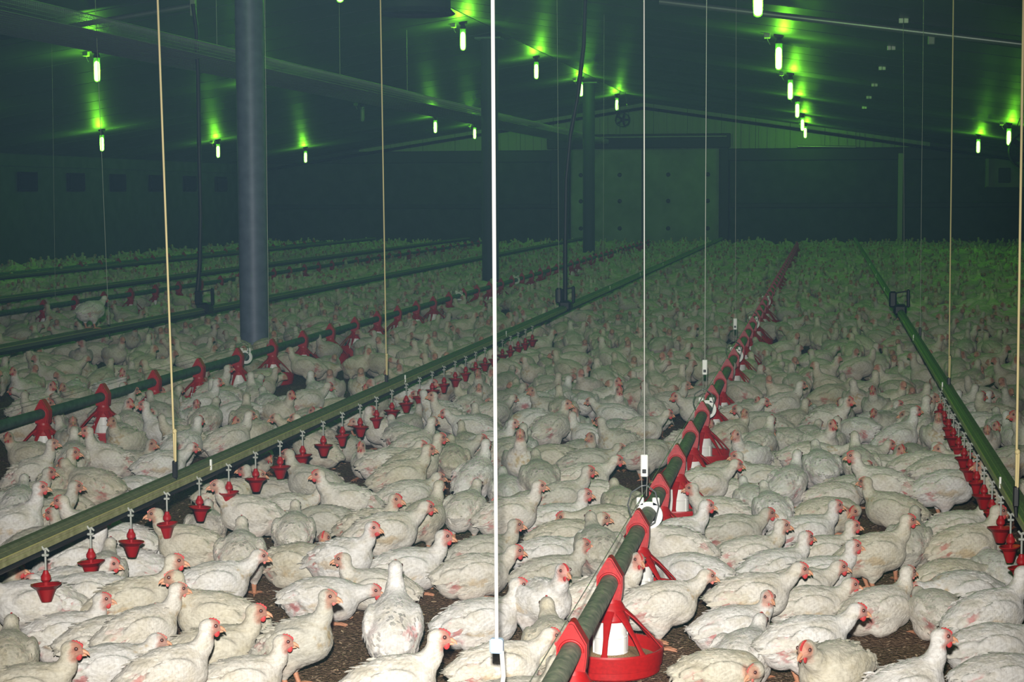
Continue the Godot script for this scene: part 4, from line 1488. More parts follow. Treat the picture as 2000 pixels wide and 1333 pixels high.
# x, z, turn, pose and variant, plumage, label, (height of a perch)
func bird_list() -> Array:
	var b := []
	b.append([-2.416, -5.356, 22, "sit_alert0", 0, "white chicken at bottom left sitting with its breast up, below the first red cup"])
	b.append([-2.456, -5.039, 110, "sit_mid0", 2, "sitting chicken, neck half raised, facing away, before the first cup, near drinker line"])
	b.append([-2.243, -4.711, 15, "sit_alert0", 2, "chicken cut off by the bottom left corner, red comb and only its head showing"])
	b.append([-2.113, -4.999, 25, "sit_mid1", 0, "sitting chicken, neck half raised, facing right, right of the first cup, near drinker line"])
	b.append([-1.830, -4.732, 35, "alert0", 1, "large chicken at the bottom edge, second body left of the pair of red combed heads"])
	b.append([-1.861, -5.213, 18, "sit_alert0", 2, "sitting chicken, neck up, facing right, right of the first cup, near drinker line"])
	b.append([-1.671, -4.917, 22, "sit_alert0", 1, "chicken at the bottom edge pushing its pink head under a standing bird"])
	b.append([-1.574, -5.145, -4, "tall1", 3, "plump white chicken standing tall on bare litter at bottom left, head turned right"])
	b.append([-1.897, -5.384, 194, "alert1", 2, "chicken stretched up facing left, brown stain on its neck, pink bare flank"])
	b.append([-2.092, -5.876, 26, "mid1", 0, "standing chicken, neck half raised, facing right, right of the second cup, near drinker line"])
	b.append([-2.248, -5.530, 22, "alert0", 2, "chicken with a bright red comb, just left of the one with the stained neck"])
	b.append([-2.421, -5.634, 190, "reach0", 0, "chicken with its beak at the lowest full red drinker cup on the left"])
	b.append([-2.098, -5.214, 38, "alert1", 1, "standing chicken, neck up, facing away right, right of the first cup, near drinker line"])
	b.append([-2.239, -5.286, 35, "sit_mid1", 1, "small chicken with a yellowish neck between two large bodies at bottom left"])
	b.append([-2.783, -5.675, 95, "sit_right0", 2, "sitting chicken, looking aside, facing away, left of the second cup, near drinker line"])
	b.append([-2.548, -5.449, 210, "mid0", 0, "standing chicken, neck half raised, facing left, behind the first cup, near drinker line"])
	b.append([-2.579, -5.751, 10, "mid0", 0, "standing chicken, neck half raised, facing right, left of the second cup, near drinker line"])
	b.append([-3.540, -7.437, 20, "alert0", 3, "standing chicken, neck up, facing right, well left of the seventh cup, near drinker line"])
	b.append([-3.813, -8.128, 15, "tall1", 1, "tall standing chicken, neck high, facing right, far before the first pan, left feeder line"])
	b.append([-3.517, -7.809, 90, "look_right0", 2, "standing chicken, looking aside, facing away, well left of the eighth cup, near drinker line"])
	b.append([-3.326, -7.765, 165, "mid0", 2, "big chicken standing above a dark gap, behind the near drinker line"])
	b.append([-3.781, -8.560, 110, "alert1", 1, "standing chicken, neck up, facing away, far before the first pan, left feeder line"])
	b.append([-3.606, -8.624, 205, "tall0", 1, "tall standing chicken, neck high, facing left, far before the first pan, left feeder line"])
	b.append([-3.573, -8.809, -15, "sit_alert1", 3, "pale combed chicken turned right to camera, well right of the first pan, left feeder line"])
	b.append([-3.203, -8.021, 180, "sit_low1", 0, "low lying chicken, neck low, facing left, well left of the eighth cup, near drinker line"])
	b.append([-3.283, -8.496, 28, "mid0", 0, "standing chicken, neck half raised, facing right, well left of the tenth cup, near drinker line"])
	b.append([-3.225, -6.987, 30, "alert1", 3, "standing chicken, neck up, facing right, well left of the sixth cup, near drinker line"])
	b.append([-3.270, -6.789, 20, "tall0", 0, "tall standing chicken, neck high, facing right, well left of the fifth cup, near drinker line"])
	b.append([-3.441, -7.614, 195, "sit_mid0", 2, "sitting chicken, neck half raised, facing left, well left of the seventh cup, near drinker line"])
	b.append([-2.898, -6.757, 190, "alert0", 1, "standing chicken, neck up, facing left, left of the fifth cup, near drinker line"])
	b.append([-3.005, -6.898, 192, "sit_alert0", 3, "sitting chicken, neck up, facing left, left of the fifth cup, near drinker line"])
	b.append([-3.467, -7.260, 105, "mid1", 0, "standing chicken, neck half raised, facing away, well left of the sixth cup, near drinker line"])
	b.append([-3.121, -6.700, 55, "sit_mid0", 3, "sitting chicken, neck half raised, facing away right, left of the fifth cup, near drinker line"])
	b.append([-2.591, -6.369, 190, "sit_alert0", 0, "chicken with a red face and comb facing left, right of the cup hidden by heads"])
	b.append([-2.649, -6.729, 188, "sit_mid1", 0, "sitting chicken, neck half raised, facing left, left of the fifth cup, near drinker line"])
	b.append([-2.403, -6.518, 196, "alert1", 2, "tall chicken facing left below the third clear red cup, pink skin under its wing"])
	b.append([-2.723, -6.132, 30, "tall0", 0, "tall standing chicken, neck high, facing right, left of the third cup, near drinker line"])
	b.append([-2.534, -5.967, 102, "mid0", 1, "standing chicken, neck half raised, facing away, before the third cup, near drinker line"])
	b.append([-2.700, -6.581, 185, "mid0", 0, "standing chicken, neck half raised, facing left, left of the fourth cup, near drinker line"])
	b.append([-2.383, -7.187, 200, "alert1", 1, "standing chicken facing left, cream wing and raised tail, right of the fourth clear cup"])
	b.append([-2.590, -7.205, 105, "sit_mid0", 1, "sitting chicken, neck half raised, facing away, left of the sixth cup, near drinker line"])
	b.append([-2.671, -7.695, 28, "mid1", 2, "standing chicken, neck half raised, facing right, left of the eighth cup, near drinker line"])
	b.append([-2.561, -8.064, 188, "sit_alert0", 3, "sitting chicken, neck up, facing left, before the ninth cup, near drinker line"])
	b.append([-2.099, -6.870, 104, "mid1", 1, "round chicken seen from behind, pink creases on its rump, in the middle left"])
	b.append([-2.330, -7.981, 170, "alert1", 3, "standing chicken, neck up, facing left, right of the eighth cup, near drinker line"])
	b.append([-2.063, -7.580, 208, "alert0", 1, "standing chicken, neck up, facing left, right of the seventh cup, near drinker line"])
	b.append([-2.377, -7.692, 10, "sit_mid1", 1, "sitting chicken, neck half raised, facing right, before the eighth cup, near drinker line"])
	b.append([-2.115, -7.408, 190, "sit_low1", 3, "low lying chicken, neck low, facing left, right of the seventh cup, near drinker line"])
	b.append([-1.977, -6.526, -15, "sit_right0", 2, "broad white chicken sitting at the edge of the bare litter, face turned to the camera"])
	b.append([-2.149, -6.347, 106, "mid0", 1, "chicken seen from behind at the edge of the bare litter, left of centre"])
	b.append([-1.771, -6.392, -10, "alert0", 0, "standing chicken, neck up, facing right, well right of the fourth cup, near drinker line"])
	b.append([-1.568, -6.160, 190, "sit_alert1", 1, "chicken sitting across the view, yellow neck at left, behind the one seen from the rear"])
	b.append([-1.727, -5.986, 6, "sit_low0", 0, "chicken stretched low to the right on bare litter, fluffy tail at left"])
	b.append([-1.542, -6.484, 14, "sit_alert0", 0, "clean white chicken sitting upright facing right, left of the bare strip of litter"])
	b.append([-1.314, -5.343, 100, "tall1", 0, "chicken seen straight from behind, long neck up, pink bare rump over two thick legs"])
	b.append([-1.169, -4.699, 16, "alert0", 1, "white chicken cut by the bottom edge, pink face stretched right, left of the white cord"])
	b.append([-1.118, -5.723, 22, "sit_alert0", 0, "chicken with ragged tail feathers, red comb behind the thick white cord"])
	b.append([-0.917, -4.970, 22, "mid0", 1, "chicken at the foot of the white cord, pink bare flank, facing right"])
	b.append([-0.848, -4.819, 20, "sit_alert0", 3, "red combed head poking up at the bottom edge beside the cord end"])
	b.append([-1.276, -6.439, 24, "sit_mid0", 1, "chicken lying with torn tail tips spread left, on the bare strip"])
	b.append([-1.318, -6.835, 16, "sit_alert1", 3, "sitting chicken, neck up, facing right, left of the fourth pan, middle feeder line"])
	b.append([-1.310, -7.366, 14, "alert1", 1, "slim chicken standing side on behind the white cord, neck straight up, facing right"])
	b.append([-1.513, -7.454, 82, "mid1", 1, "chicken facing away beside bare litter, just left of the upright one behind the cord"])
	b.append([-1.648, -7.211, 68, "alert1", 2, "standing chicken turned away to the right, left of the bare dark litter patch"])
	b.append([-1.718, -6.847, 28, "mid0", 1, "chicken with a stretched pale neck and red wattle, centre left"])
	b.append([-1.826, -6.993, -15, "alert0", 2, "red combed chicken turned right to camera, well right of the sixth cup, near drinker line"])
	b.append([-1.916, -8.073, 35, "sit_mid1", 1, "sitting chicken, neck half raised, facing away right, right of the ninth cup, near drinker line"])
	b.append([-1.988, -8.238, 20, "alert1", 2, "standing chicken, neck up, facing right, right of the ninth cup, near drinker line"])
	b.append([-2.005, -8.564, 26, "alert0", 2, "standing chicken, neck up, facing right, right of the tenth cup, near drinker line"])
	b.append([-2.154, -8.668, 12, "mid0", 1, "standing chicken, neck half raised, facing right, right of the tenth cup, near drinker line"])
	b.append([-1.849, -8.806, 105, "mid0", 2, "standing chicken, neck half raised, facing away, right of the eleventh cup, near drinker line"])
	b.append([-1.643, -8.325, 70, "tall0", 0, "red combed chicken facing away right, well right of the ninth cup, near drinker line"])
	b.append([-1.485, -8.727, 278, "tall1", 1, "chicken facing the camera head on, beak down, just right of the white cord"])
	b.append([-1.319, -8.265, 105, "mid1", 3, "standing chicken, neck half raised, facing away, left of the fifth pan, middle feeder line"])
	b.append([-1.471, -8.272, 110, "sit_mid0", 0, "sitting chicken, neck half raised, facing away, well left of the fifth pan, middle feeder line"])
	b.append([-1.124, -8.328, 18, "mid0", 1, "standing chicken, neck half raised, facing right, left of the fifth pan, middle feeder line"])
	b.append([-1.413, -9.344, 182, "sit_low1", 2, "low lying chicken, neck low, facing left, well left of the seventh pan, middle feeder line"])
	b.append([-1.210, -9.226, 10, "sit_mid1", 3, "sitting chicken, neck half raised, facing right, left of the sixth pan, middle feeder line"])
	b.append([-1.270, -7.911, 200, "sit_low1", 3, "low lying chicken, neck low, facing left, left of the fifth pan, middle feeder line"])
	b.append([-1.144, -7.561, 15, "sit_alert0", 0, "sitting red combed chicken facing right, left of the fourth pan, middle feeder line"])
	b.append([-1.157, -7.800, 15, "alert0", 3, "standing chicken, neck up, facing right, left of the fifth pan, middle feeder line"])
	b.append([-1.037, -8.199, 185, "sit_low0", 1, "low lying red combed chicken facing left, left of the fifth pan, middle feeder line"])
	b.append([-0.902, -8.022, 110, "sit_mid1", 2, "sitting chicken, neck half raised, facing away, left of the fifth pan, middle feeder line"])
	b.append([-0.913, -7.539, 198, "sit_low0", 2, "low lying chicken, neck low, facing left, behind the fourth pan, middle feeder line"])
	b.append([-1.045, -7.191, 16, "sit_mid1", 2, "chicken with a yellow nape and dark beak among bodies left of the middle feed pipe"])
	b.append([-1.066, -6.847, 16, "sit_mid0", 0, "sitting chicken, neck half raised, facing right, left of the fourth pan, middle feeder line"])
	b.append([-1.000, -6.498, 20, "sit_alert0", 3, "white chicken with a bright eye facing right, left of the second near pan"])
	b.append([-0.836, -6.664, 108, "mid0", 3, "standing chicken, neck half raised, facing away, behind the third pan, middle feeder line"])
	b.append([-0.921, -5.792, -48, "alert0", 0, "chicken turned to the camera, pale breast, between the white cord and the nearest full pan"])
	b.append([-0.839, -6.094, 14, "sit_low0", 3, "chicken lying with long wing tips to the left, behind the nearest full pan's pipe"])
	b.append([-0.782, -5.150, 105, "mid0", 2, "chicken facing away between the white cord and the nearest feed pipe"])
	b.append([-0.527, -5.818, 22, "mid1", 1, "chicken standing just right of the nearest full red pan, facing right"])
	b.append([-0.730, -5.888, 18, "look_right0", 1, "standing chicken, looking aside, facing right, behind the second pan, middle feeder line"])
	b.append([-0.477, -6.616, 170, "sit_low0", 0, "low lying chicken, neck low, facing left, behind the third pan, middle feeder line"])
	b.append([-0.286, -5.798, 18, "sit_right1", 0, "plump chicken sitting alone on bare litter right of the pan, head turned away, pink flank"])
	b.append([-0.287, -6.949, 15, "sit_alert1", 1, "large chicken with a brown stained neck, lying right of the middle feeder line"])
	b.append([-0.376, -7.427, 15, "sit_mid0", 3, "sitting chicken, neck half raised, facing right, right of the fourth pan, middle feeder line"])
	b.append([-0.444, -7.876, 190, "sit_alert0", 1, "sitting chicken, neck up, facing left, right of the fifth pan, middle feeder line"])
	b.append([-0.576, -6.973, 20, "alert0", 0, "standing chicken, neck up, facing right, before the fourth pan, middle feeder line"])
	b.append([-0.544, -6.763, 188, "alert0", 1, "standing chicken, neck up, facing left, behind the third pan, middle feeder line"])
	b.append([-0.074, -7.474, 16, "sit_alert0", 0, "sitting chicken, neck up, facing right, right of the fourth pan, middle feeder line"])
	b.append([-0.008, -7.051, 14, "sit_alert0", 1, "chicken with a red wattle on a white neck, right of the brown stained one"])
	b.append([-0.178, -6.733, 28, "sit_alert0", 0, "sitting chicken, neck up, facing right, right of the third pan, middle feeder line"])
	b.append([-0.013, -6.631, 14, "sit_alert0", 0, "chicken with a large red comb laid close beside another red head"])
	b.append([-0.089, -6.407, 12, "sit_mid0", 1, "sitting chicken, neck half raised, facing right, right of the third pan, middle feeder line"])
	b.append([-0.235, -5.977, 14, "mid0", 1, "standing chicken, neck half raised, facing right, right of the third pan, middle feeder line"])
	b.append([-0.048, -6.128, 14, "sit_mid0", 1, "chicken lying with ragged tail at left, behind a large white one"])
	b.append([-0.050, -5.393, 18, "mid0", 0, "large white chicken leaning right with red comb and wattle, near the bottom right"])
	b.append([-0.237, -5.439, 72, "sit_mid0", 0, "sitting chicken, neck half raised, facing away right, right of the second pan, middle feeder line"])
	b.append([-0.296, -5.221, 14, "sit_tuck1", 2, "chicken asleep at the bottom edge right of the pan, head tucked to its side"])
	b.append([0.040, -5.048, 242, "mid0", 2, "chicken turned toward the camera, red comb and pink face, at the bottom edge"])
	b.append([0.214, -4.883, 15, "tall0", 0, "chicken with a long white neck rising from the bottom edge, beak over bare litter"])
	b.append([0.186, -6.126, 38, "sit_alert1", 1, "chicken sitting upright on dark litter with small pale face, right of the red combs"])
	b.append([0.327, -6.970, 80, "mid1", 3, "big dirty chicken standing turned away beside the dark litter patch, at right"])
	b.append([0.187, -6.773, 15, "alert0", 2, "standing chicken, neck up, facing right, left of the third cup, right drinker line"])
	b.append([0.549, -7.660, 15, "sit_alert0", 1, "sitting chicken, neck up, facing right, behind the fifth cup, right drinker line"])
	b.append([0.525, -6.936, 16, "alert0", 2, "standing red combed chicken facing right, left of the third cup, right drinker line"])
	b.append([0.557, -7.092, 14, "sit_mid0", 1, "sitting chicken, neck half raised, facing right, left of the fourth cup, right drinker line"])
	b.append([0.463, -6.650, 18, "sit_low0", 2, "low lying chicken, neck low, facing right, left of the third cup, right drinker line"])
	b.append([0.636, -6.764, 105, "sit_mid1", 0, "sitting chicken, neck half raised, facing away, left of the third cup, right drinker line"])
	b.append([0.486, -6.387, 210, "sit_low1", 0, "low lying chicken, neck low, facing left, left of the second cup, right drinker line"])
	b.append([0.386, -6.088, 110, "sit_low0", 1, "hunched chicken with its tail turned up, beside dark litter at the right"])
	b.append([0.517, -5.809, 28, "alert0", 0, "chicken facing right at the right edge, white neck high above its neighbours"])
	b.append([0.520, -5.645, 12, "sit_mid0", 0, "sitting chicken, neck half raised, facing right, before the first cup, right drinker line"])
	b.append([0.520, -5.285, 12, "sit_low1", 0, "low lying chicken, neck low, facing right, far before the first cup, right drinker line"])
	b.append([0.311, -8.078, 160, "sit_alert1", 2, "sitting chicken, neck up, facing away left, left of the seventh cup, right drinker line"])
	b.append([0.023, -7.897, 14, "sit_tuck0", 2, "chicken curled asleep with its head at its side, right of centre"])
	b.append([-0.215, -7.649, 105, "mid1", 0, "round chicken facing away, right of the middle feeder line and its first hanger"])
	b.append([-0.322, -8.235, 110, "sit_mid0", 0, "sitting chicken, neck half raised, facing away, right of the fifth pan, middle feeder line"])
	b.append([-0.452, -8.406, 15, "sit_low1", 1, "low lying chicken, neck low, facing right, behind the fifth pan, middle feeder line"])
	b.append([-0.558, -8.226, 20, "mid0", 1, "standing chicken, neck half raised, facing right, behind the fifth pan, middle feeder line"])
	b.append([-0.449, -8.914, 190, "sit_low0", 2, "low lying chicken, neck low, facing left, right of the sixth pan, middle feeder line"])
	b.append([-0.283, -8.794, 188, "sit_alert0", 1, "sitting chicken, neck up, facing left, right of the sixth pan, middle feeder line"])
	b.append([-0.162, -8.354, 72, "alert1", 0, "standing chicken, neck up, facing away right, right of the fifth pan, middle feeder line"])
	b.append([-0.254, -9.329, 188, "sit_low0", 3, "low lying chicken, neck low, facing left, behind the sixth pan, middle feeder line"])
	b.append([-0.012, -8.818, 100, "mid1", 0, "standing chicken, neck half raised, facing away, right of the sixth pan, middle feeder line"])
	b.append([0.103, -8.558, 38, "sit_alert0", 1, "sitting chicken, neck up, facing away right, left of the eighth cup, right drinker line"])
	b.append([0.050, -8.362, 16, "sit_low1", 1, "low lying chicken, neck low, facing right, left of the seventh cup, right drinker line"])
	b.append([0.180, -8.895, 102, "alert1", 1, "standing chicken, neck up, facing away, left of the ninth cup, right drinker line"])
	b.append([0.548, -8.304, 14, "mid0", 0, "standing chicken, neck half raised, facing right, left of the seventh cup, right drinker line"])
	b.append([0.476, -8.921, 6, "reach0", 1, "chicken drinking from a red cup, upper of two necks stretched to the right line"])
	b.append([0.561, -8.793, 12, "reach0", 1, "chicken drinking from a red cup, lower of two necks stretched to the right line"])
	b.append([0.278, -8.304, 178, "alert0", 1, "standing chicken, neck up, facing left, left of the seventh cup, right drinker line"])
	b.append([0.815, -8.201, 198, "alert0", 2, "chicken facing left on the far side of the right drinker line"])
	b.append([0.714, -9.055, 200, "mid1", 1, "standing chicken, neck half raised, facing left, behind the ninth cup, right drinker line"])
	b.append([0.935, -9.202, 20, "mid0", 3, "standing chicken, neck half raised, facing right, right of the tenth cup, right drinker line"])
	b.append([-4.248, -9.082, 193, "sit_left0", 2, "sitting chicken, looking aside, facing left, before the first pan, left feeder line"])
	b.append([-4.039, -9.148, 295, "alert1", 3, "standing chicken, neck up, facing the camera, right of the first pan, left feeder line"])
	b.append([-3.752, -9.201, 260, "alert1", 2, "standing pale combed chicken facing the camera, right of the first pan, left feeder line"])
	b.append([-3.406, -9.125, 67, "alert0", 0, "standing chicken, neck up, facing away right, well right of the first pan, left feeder line"])
	b.append([-3.013, -9.156, 313, "sit_low0", 2, "red combed chicken turned right to camera, left of the twelfth cup, near drinker line"])
	b.append([-2.665, -9.150, 175, "tall1", 2, "tall standing chicken, neck high, facing left, left of the twelfth cup, near drinker line"])
	b.append([-2.353, -9.071, 265, "sit_alert0", 1, "sitting chicken, neck up, facing the camera, right of the eleventh cup, near drinker line"])
	b.append([-2.159, -9.225, 49, "alert1", 1, "standing chicken, neck up, facing away right, right of the twelfth cup, near drinker line"])
	b.append([-1.915, -9.077, 10, "mid0", 3, "standing chicken, neck half raised, facing right, right of the eleventh cup, near drinker line"])
	b.append([-1.641, -9.073, 36, "look_left0", 3, "standing chicken, looking aside, facing away right, well right of the eleventh cup, near drinker line"])
	b.append([-0.904, -9.191, 31, "reach1", 3, "stretching chicken, neck stretched out, facing right, behind the sixth pan, middle feeder line"])
	b.append([-0.370, -9.115, 242, "alert1", 0, "standing chicken, neck up, turned left to camera, right of the sixth pan, middle feeder line"])
	b.append([-0.076, -9.196, 359, "reach1", 1, "stretching chicken, neck stretched out, facing right, right of the sixth pan, middle feeder line"])
	b.append([0.266, -9.225, 368, "sit_right0", 1, "sitting chicken, looking aside, facing right, left of the tenth cup, right drinker line"])
	b.append([-3.868, -9.428, 122, "mid0", 1, "standing chicken, neck half raised, facing away, right of the first pan, left feeder line"])
	b.append([-3.516, -9.450, 209, "look_right1", 2, "standing chicken, looking aside, facing left, right of the first pan, left feeder line"])
	b.append([-3.232, -9.378, 47, "alert1", 1, "standing chicken, neck up, facing away right, well left of the twelfth cup, near drinker line"])
	b.append([-2.716, -9.380, 73, "peck0", 2, "pecking red combed chicken facing away right, left of the twelfth cup, near drinker line"])
	b.append([-2.220, -9.450, 339, "peck0", 1, "pecking red combed chicken turned right to camera, right of the twelfth cup, near drinker line"])
	b.append([-1.777, -9.430, 360, "alert1", 0, "standing chicken, neck up, facing right, well right of the twelfth cup, near drinker line"])
	b.append([0.445, -9.359, 357, "sit_alert1", 1, "sitting chicken, neck up, facing right, left of the tenth cup, right drinker line"])
	b.append([-4.542, -9.614, 14, "alert0", 2, "standing chicken, neck up, facing right, behind the first pan, left feeder line"])
	b.append([-4.269, -9.702, 160, "sit_alert1", 1, "sitting chicken, neck up, facing away left, behind the first pan, left feeder line"])
	b.append([-3.693, -9.633, 195, "tall0", 0, "tall standing chicken, neck high, facing left, right of the first pan, left feeder line"])
	b.append([-3.428, -9.683, 189, "sit_right1", 1, "sitting chicken, looking aside, facing left, well right of the first pan, left feeder line"])
	b.append([-3.198, -9.718, 254, "mid0", 2, "red combed chicken turned left to camera, well left of the thirteenth cup, near drinker line"])
	b.append([-2.871, -9.661, 189, "mid1", 2, "standing chicken, neck half raised, facing left, left of the thirteenth cup, near drinker line"])
	b.append([-2.648, -9.684, 299, "sit_tuck0", 3, "sleeping chicken, head tucked, facing the camera, left of the thirteenth cup, near drinker line"])
	b.append([-2.325, -9.671, 124, "mid0", 0, "standing chicken, neck half raised, facing away left, right of the thirteenth cup, near drinker line"])
	b.append([-1.638, -9.648, 87, "sit_mid1", 0, "sitting chicken, neck half raised, facing away, well right of the thirteenth cup, near drinker line"])
	b.append([-1.312, -9.641, 312, "sit_right1", 3, "sitting chicken, looking aside, turned right to camera, left of the seventh pan, middle feeder line"])
	b.append([-1.093, -9.587, 229, "look_right1", 3, "standing chicken, looking aside, turned left to camera, left of the seventh pan, middle feeder line"])
	b.append([-0.348, -9.587, 61, "alert0", 1, "standing chicken, neck up, facing away right, right of the seventh pan, middle feeder line"])
	b.append([-0.027, -9.619, 301, "alert0", 1, "standing chicken, neck up, facing the camera, right of the seventh pan, middle feeder line"])
	b.append([0.200, -9.644, 14, "sit_mid0", 1, "sitting chicken, neck half raised, facing right, left of the eleventh cup, right drinker line"])
	b.append([0.459, -9.676, 261, "sit_low0", 3, "low lying chicken, neck low, facing the camera, left of the eleventh cup, right drinker line"])
	b.append([0.748, -9.591, 41, "peck1", 1, "pecking chicken, beak to the litter, facing away right, before the eleventh cup, right drinker line"])
	b.append([0.980, -9.650, 338, "sit_alert1", 2, "sitting chicken, neck up, turned right to camera, right of the eleventh cup, right drinker line"])
	b.append([-4.573, -9.932, 305, "look_left0", 3, "standing chicken, looking aside, turned right to camera, left of the second pan, left feeder line"])
	b.append([-4.003, -9.879, 125, "look_back0", 1, "standing chicken, looking back, facing away left, before the second pan, left feeder line"])
	b.append([-2.975, -9.925, 294, "mid1", 3, "standing chicken, neck half raised, facing the camera, left of the fourteenth cup, near drinker line"])
	b.append([-2.451, -9.855, 187, "look_back0", 1, "standing chicken, looking back, facing left, before the fourteenth cup, near drinker line"])
	b.append([-2.200, -9.895, 309, "sit_low0", 0, "red combed chicken turned right to camera, right of the fourteenth cup, near drinker line"])
	b.append([-1.971, -9.830, 122, "sit_alert0", 2, "sitting chicken, neck up, facing away, right of the thirteenth cup, near drinker line"])
	b.append([-1.740, -9.942, 108, "sit_mid0", 0, "sitting chicken, neck half raised, facing away, well right of the fourteenth cup, near drinker line"])
	b.append([-0.342, -9.892, 298, "sit_alert1", 3, "sitting chicken, neck up, facing the camera, right of the seventh pan, middle feeder line"])
	b.append([0.387, -9.948, 21, "tall0", 0, "tall standing chicken, neck high, facing right, left of the twelfth cup, right drinker line"])
	b.append([0.860, -9.963, 270, "mid1", 1, "standing chicken, neck half raised, facing the camera, right of the twelfth cup, right drinker line"])
	b.append([1.115, -9.848, 194, "tall0", 1, "tall standing chicken, neck high, facing left, right of the eleventh cup, right drinker line"])
	b.append([-4.607, -10.206, 307, "sit_right0", 3, "sitting chicken, looking aside, turned right to camera, left of the second pan, left feeder line"])
	b.append([-3.862, -10.188, 236, "sit_alert0", 1, "sitting chicken, neck up, turned left to camera, right of the second pan, left feeder line"])
	b.append([-3.638, -10.160, 88, "mid0", 1, "standing chicken, neck half raised, facing away, right of the second pan, left feeder line"])
	b.append([-3.401, -10.172, 103, "alert1", 2, "standing chicken, neck up, facing away, well right of the second pan, left feeder line"])
	b.append([-3.047, -10.155, 55, "sit_alert0", 2, "sitting chicken, neck up, facing away right, left of the fourteenth cup, near drinker line"])
	b.append([-2.519, -10.152, 238, "sit_alert0", 1, "sitting chicken, neck up, turned left to camera, behind the fourteenth cup, near drinker line"])
	b.append([-2.003, -10.112, 183, "mid0", 0, "standing chicken, neck half raised, facing left, right of the fourteenth cup, near drinker line"])
	b.append([-1.546, -10.102, 58, "look_right1", 1, "standing chicken, looking aside, facing away right, well left of the seventh pan, middle feeder line"])
	b.append([-1.313, -10.195, 163, "sit_alert1", 0, "sitting chicken, neck up, facing away left, left of the eighth pan, middle feeder line"])
	b.append([-1.032, -10.150, 25, "mid0", 1, "standing chicken, neck half raised, facing right, behind the seventh pan, middle feeder line"])
	b.append([-0.743, -10.152, 342, "sit_right0", 1, "sitting chicken, looking aside, turned right to camera, behind the seventh pan, middle feeder line"])
	b.append([-0.525, -10.083, 40, "look_back1", 2, "standing chicken, looking back, facing away right, behind the seventh pan, middle feeder line"])
	b.append([-0.196, -10.179, 133, "sit_tuck1", 1, "sleeping chicken, head tucked, facing away left, right of the seventh pan, middle feeder line"])
	b.append([0.025, -10.191, 68, "sit_alert0", 1, "sitting chicken, neck up, facing away right, left of the twelfth cup, right drinker line"])
	b.append([0.614, -10.086, 270, "alert1", 1, "standing chicken, neck up, facing the camera, left of the twelfth cup, right drinker line"])
	b.append([0.818, -10.196, 367, "sit_right0", 0, "sitting chicken, looking aside, facing right, behind the twelfth cup, right drinker line"])
	b.append([1.067, -10.059, 132, "look_right1", 0, "standing chicken, looking aside, facing away left, right of the twelfth cup, right drinker line"])
	b.append([-4.795, -10.393, 241, "look_back0", 2, "standing chicken, looking back, turned left to camera, left of the second pan, left feeder line"])
	b.append([-4.027, -10.447, 145, "alert1", 3, "standing chicken, neck up, facing away left, right of the second pan, left feeder line"])
	b.append([-3.158, -10.353, 37, "sit_right0", 3, "sitting chicken, looking aside, facing away right, left of the fifteenth cup, near drinker line"])
	b.append([-2.638, -10.318, 225, "sit_mid1", 0, "sitting pale combed chicken turned left to camera, left of the fifteenth cup, near drinker line"])
	b.append([-2.198, -10.409, 212, "tall1", 1, "tall standing chicken, neck high, facing left, right of the fifteenth cup, near drinker line"])
	b.append([-1.983, -10.329, 238, "sit_mid1", 2, "sitting pale combed chicken turned left to camera, right of the fifteenth cup, near drinker line"])
	b.append([-1.718, -10.405, 219, "peck1", 0, "pale combed chicken turned left to camera, well right of the fifteenth cup, near drinker line"])
	b.append([-0.332, -10.437, 174, "mid0", 3, "standing chicken, neck half raised, facing left, right of the eighth pan, middle feeder line"])
	b.append([-0.102, -10.429, 60, "sit_mid1", 1, "sitting chicken, neck half raised, facing away right, right of the eighth pan, middle feeder line"])
	b.append([0.193, -10.353, 141, "peck0", 0, "pecking red combed chicken facing away left, left of the thirteenth cup, right drinker line"])
	b.append([0.504, -10.338, 51, "tall1", 1, "tall standing chicken, neck high, facing away right, left of the thirteenth cup, right drinker line"])
	b.append([0.993, -10.425, 96, "mid0", 0, "standing chicken, neck half raised, facing away, right of the thirteenth cup, right drinker line"])
	b.append([1.280, -10.449, 107, "sit_mid0", 3, "sitting chicken, neck half raised, facing away, right of the thirteenth cup, right drinker line"])
	b.append([-4.957, -10.613, 41, "look_right0", 1, "standing chicken, looking aside, facing away right, left of the second pan, left feeder line"])
	b.append([-4.638, -10.603, 182, "mid1", 3, "standing chicken, neck half raised, facing left, behind the second pan, left feeder line"])
	b.append([-4.394, -10.576, 37, "alert1", 3, "standing chicken, neck up, facing away right, behind the second pan, left feeder line"])
	b.append([-3.894, -10.632, 301, "sit_alert0", 0, "sitting chicken, neck up, facing the camera, before the third pan, left feeder line"])
	b.append([-3.570, -10.542, 207, "peck0", 0, "pecking red combed chicken facing left, well right of the second pan, left feeder line"])
	b.append([-3.340, -10.640, 325, "alert0", 2, "red combed chicken turned right to camera, well left of the sixteenth cup, near drinker line"])
	b.append([-3.098, -10.601, 177, "sit_tuck0", 1, "sleeping chicken, head tucked, facing left, left of the sixteenth cup, near drinker line"])
	b.append([-2.845, -10.674, 39, "tall1", 1, "tall standing chicken, neck high, facing away right, left of the sixteenth cup, near drinker line"])
	b.append([-2.512, -10.589, 61, "sit_alert1", 3, "sitting chicken, neck up, facing away right, before the sixteenth cup, near drinker line"])
	b.append([-2.300, -10.681, 215, "look_right1", 0, "standing chicken, looking aside, turned left to camera, right of the sixteenth cup, near drinker line"])
	b.append([-2.029, -10.574, 124, "sit_alert0", 1, "sitting chicken, neck up, facing away left, right of the sixteenth cup, near drinker line"])
	b.append([-1.471, -10.606, 276, "sit_alert1", 0, "sitting chicken, neck up, facing the camera, well left of the eighth pan, middle feeder line"])
	b.append([-1.228, -10.566, 74, "sit_tuck1", 0, "sleeping chicken, head tucked, facing away right, left of the eighth pan, middle feeder line"])
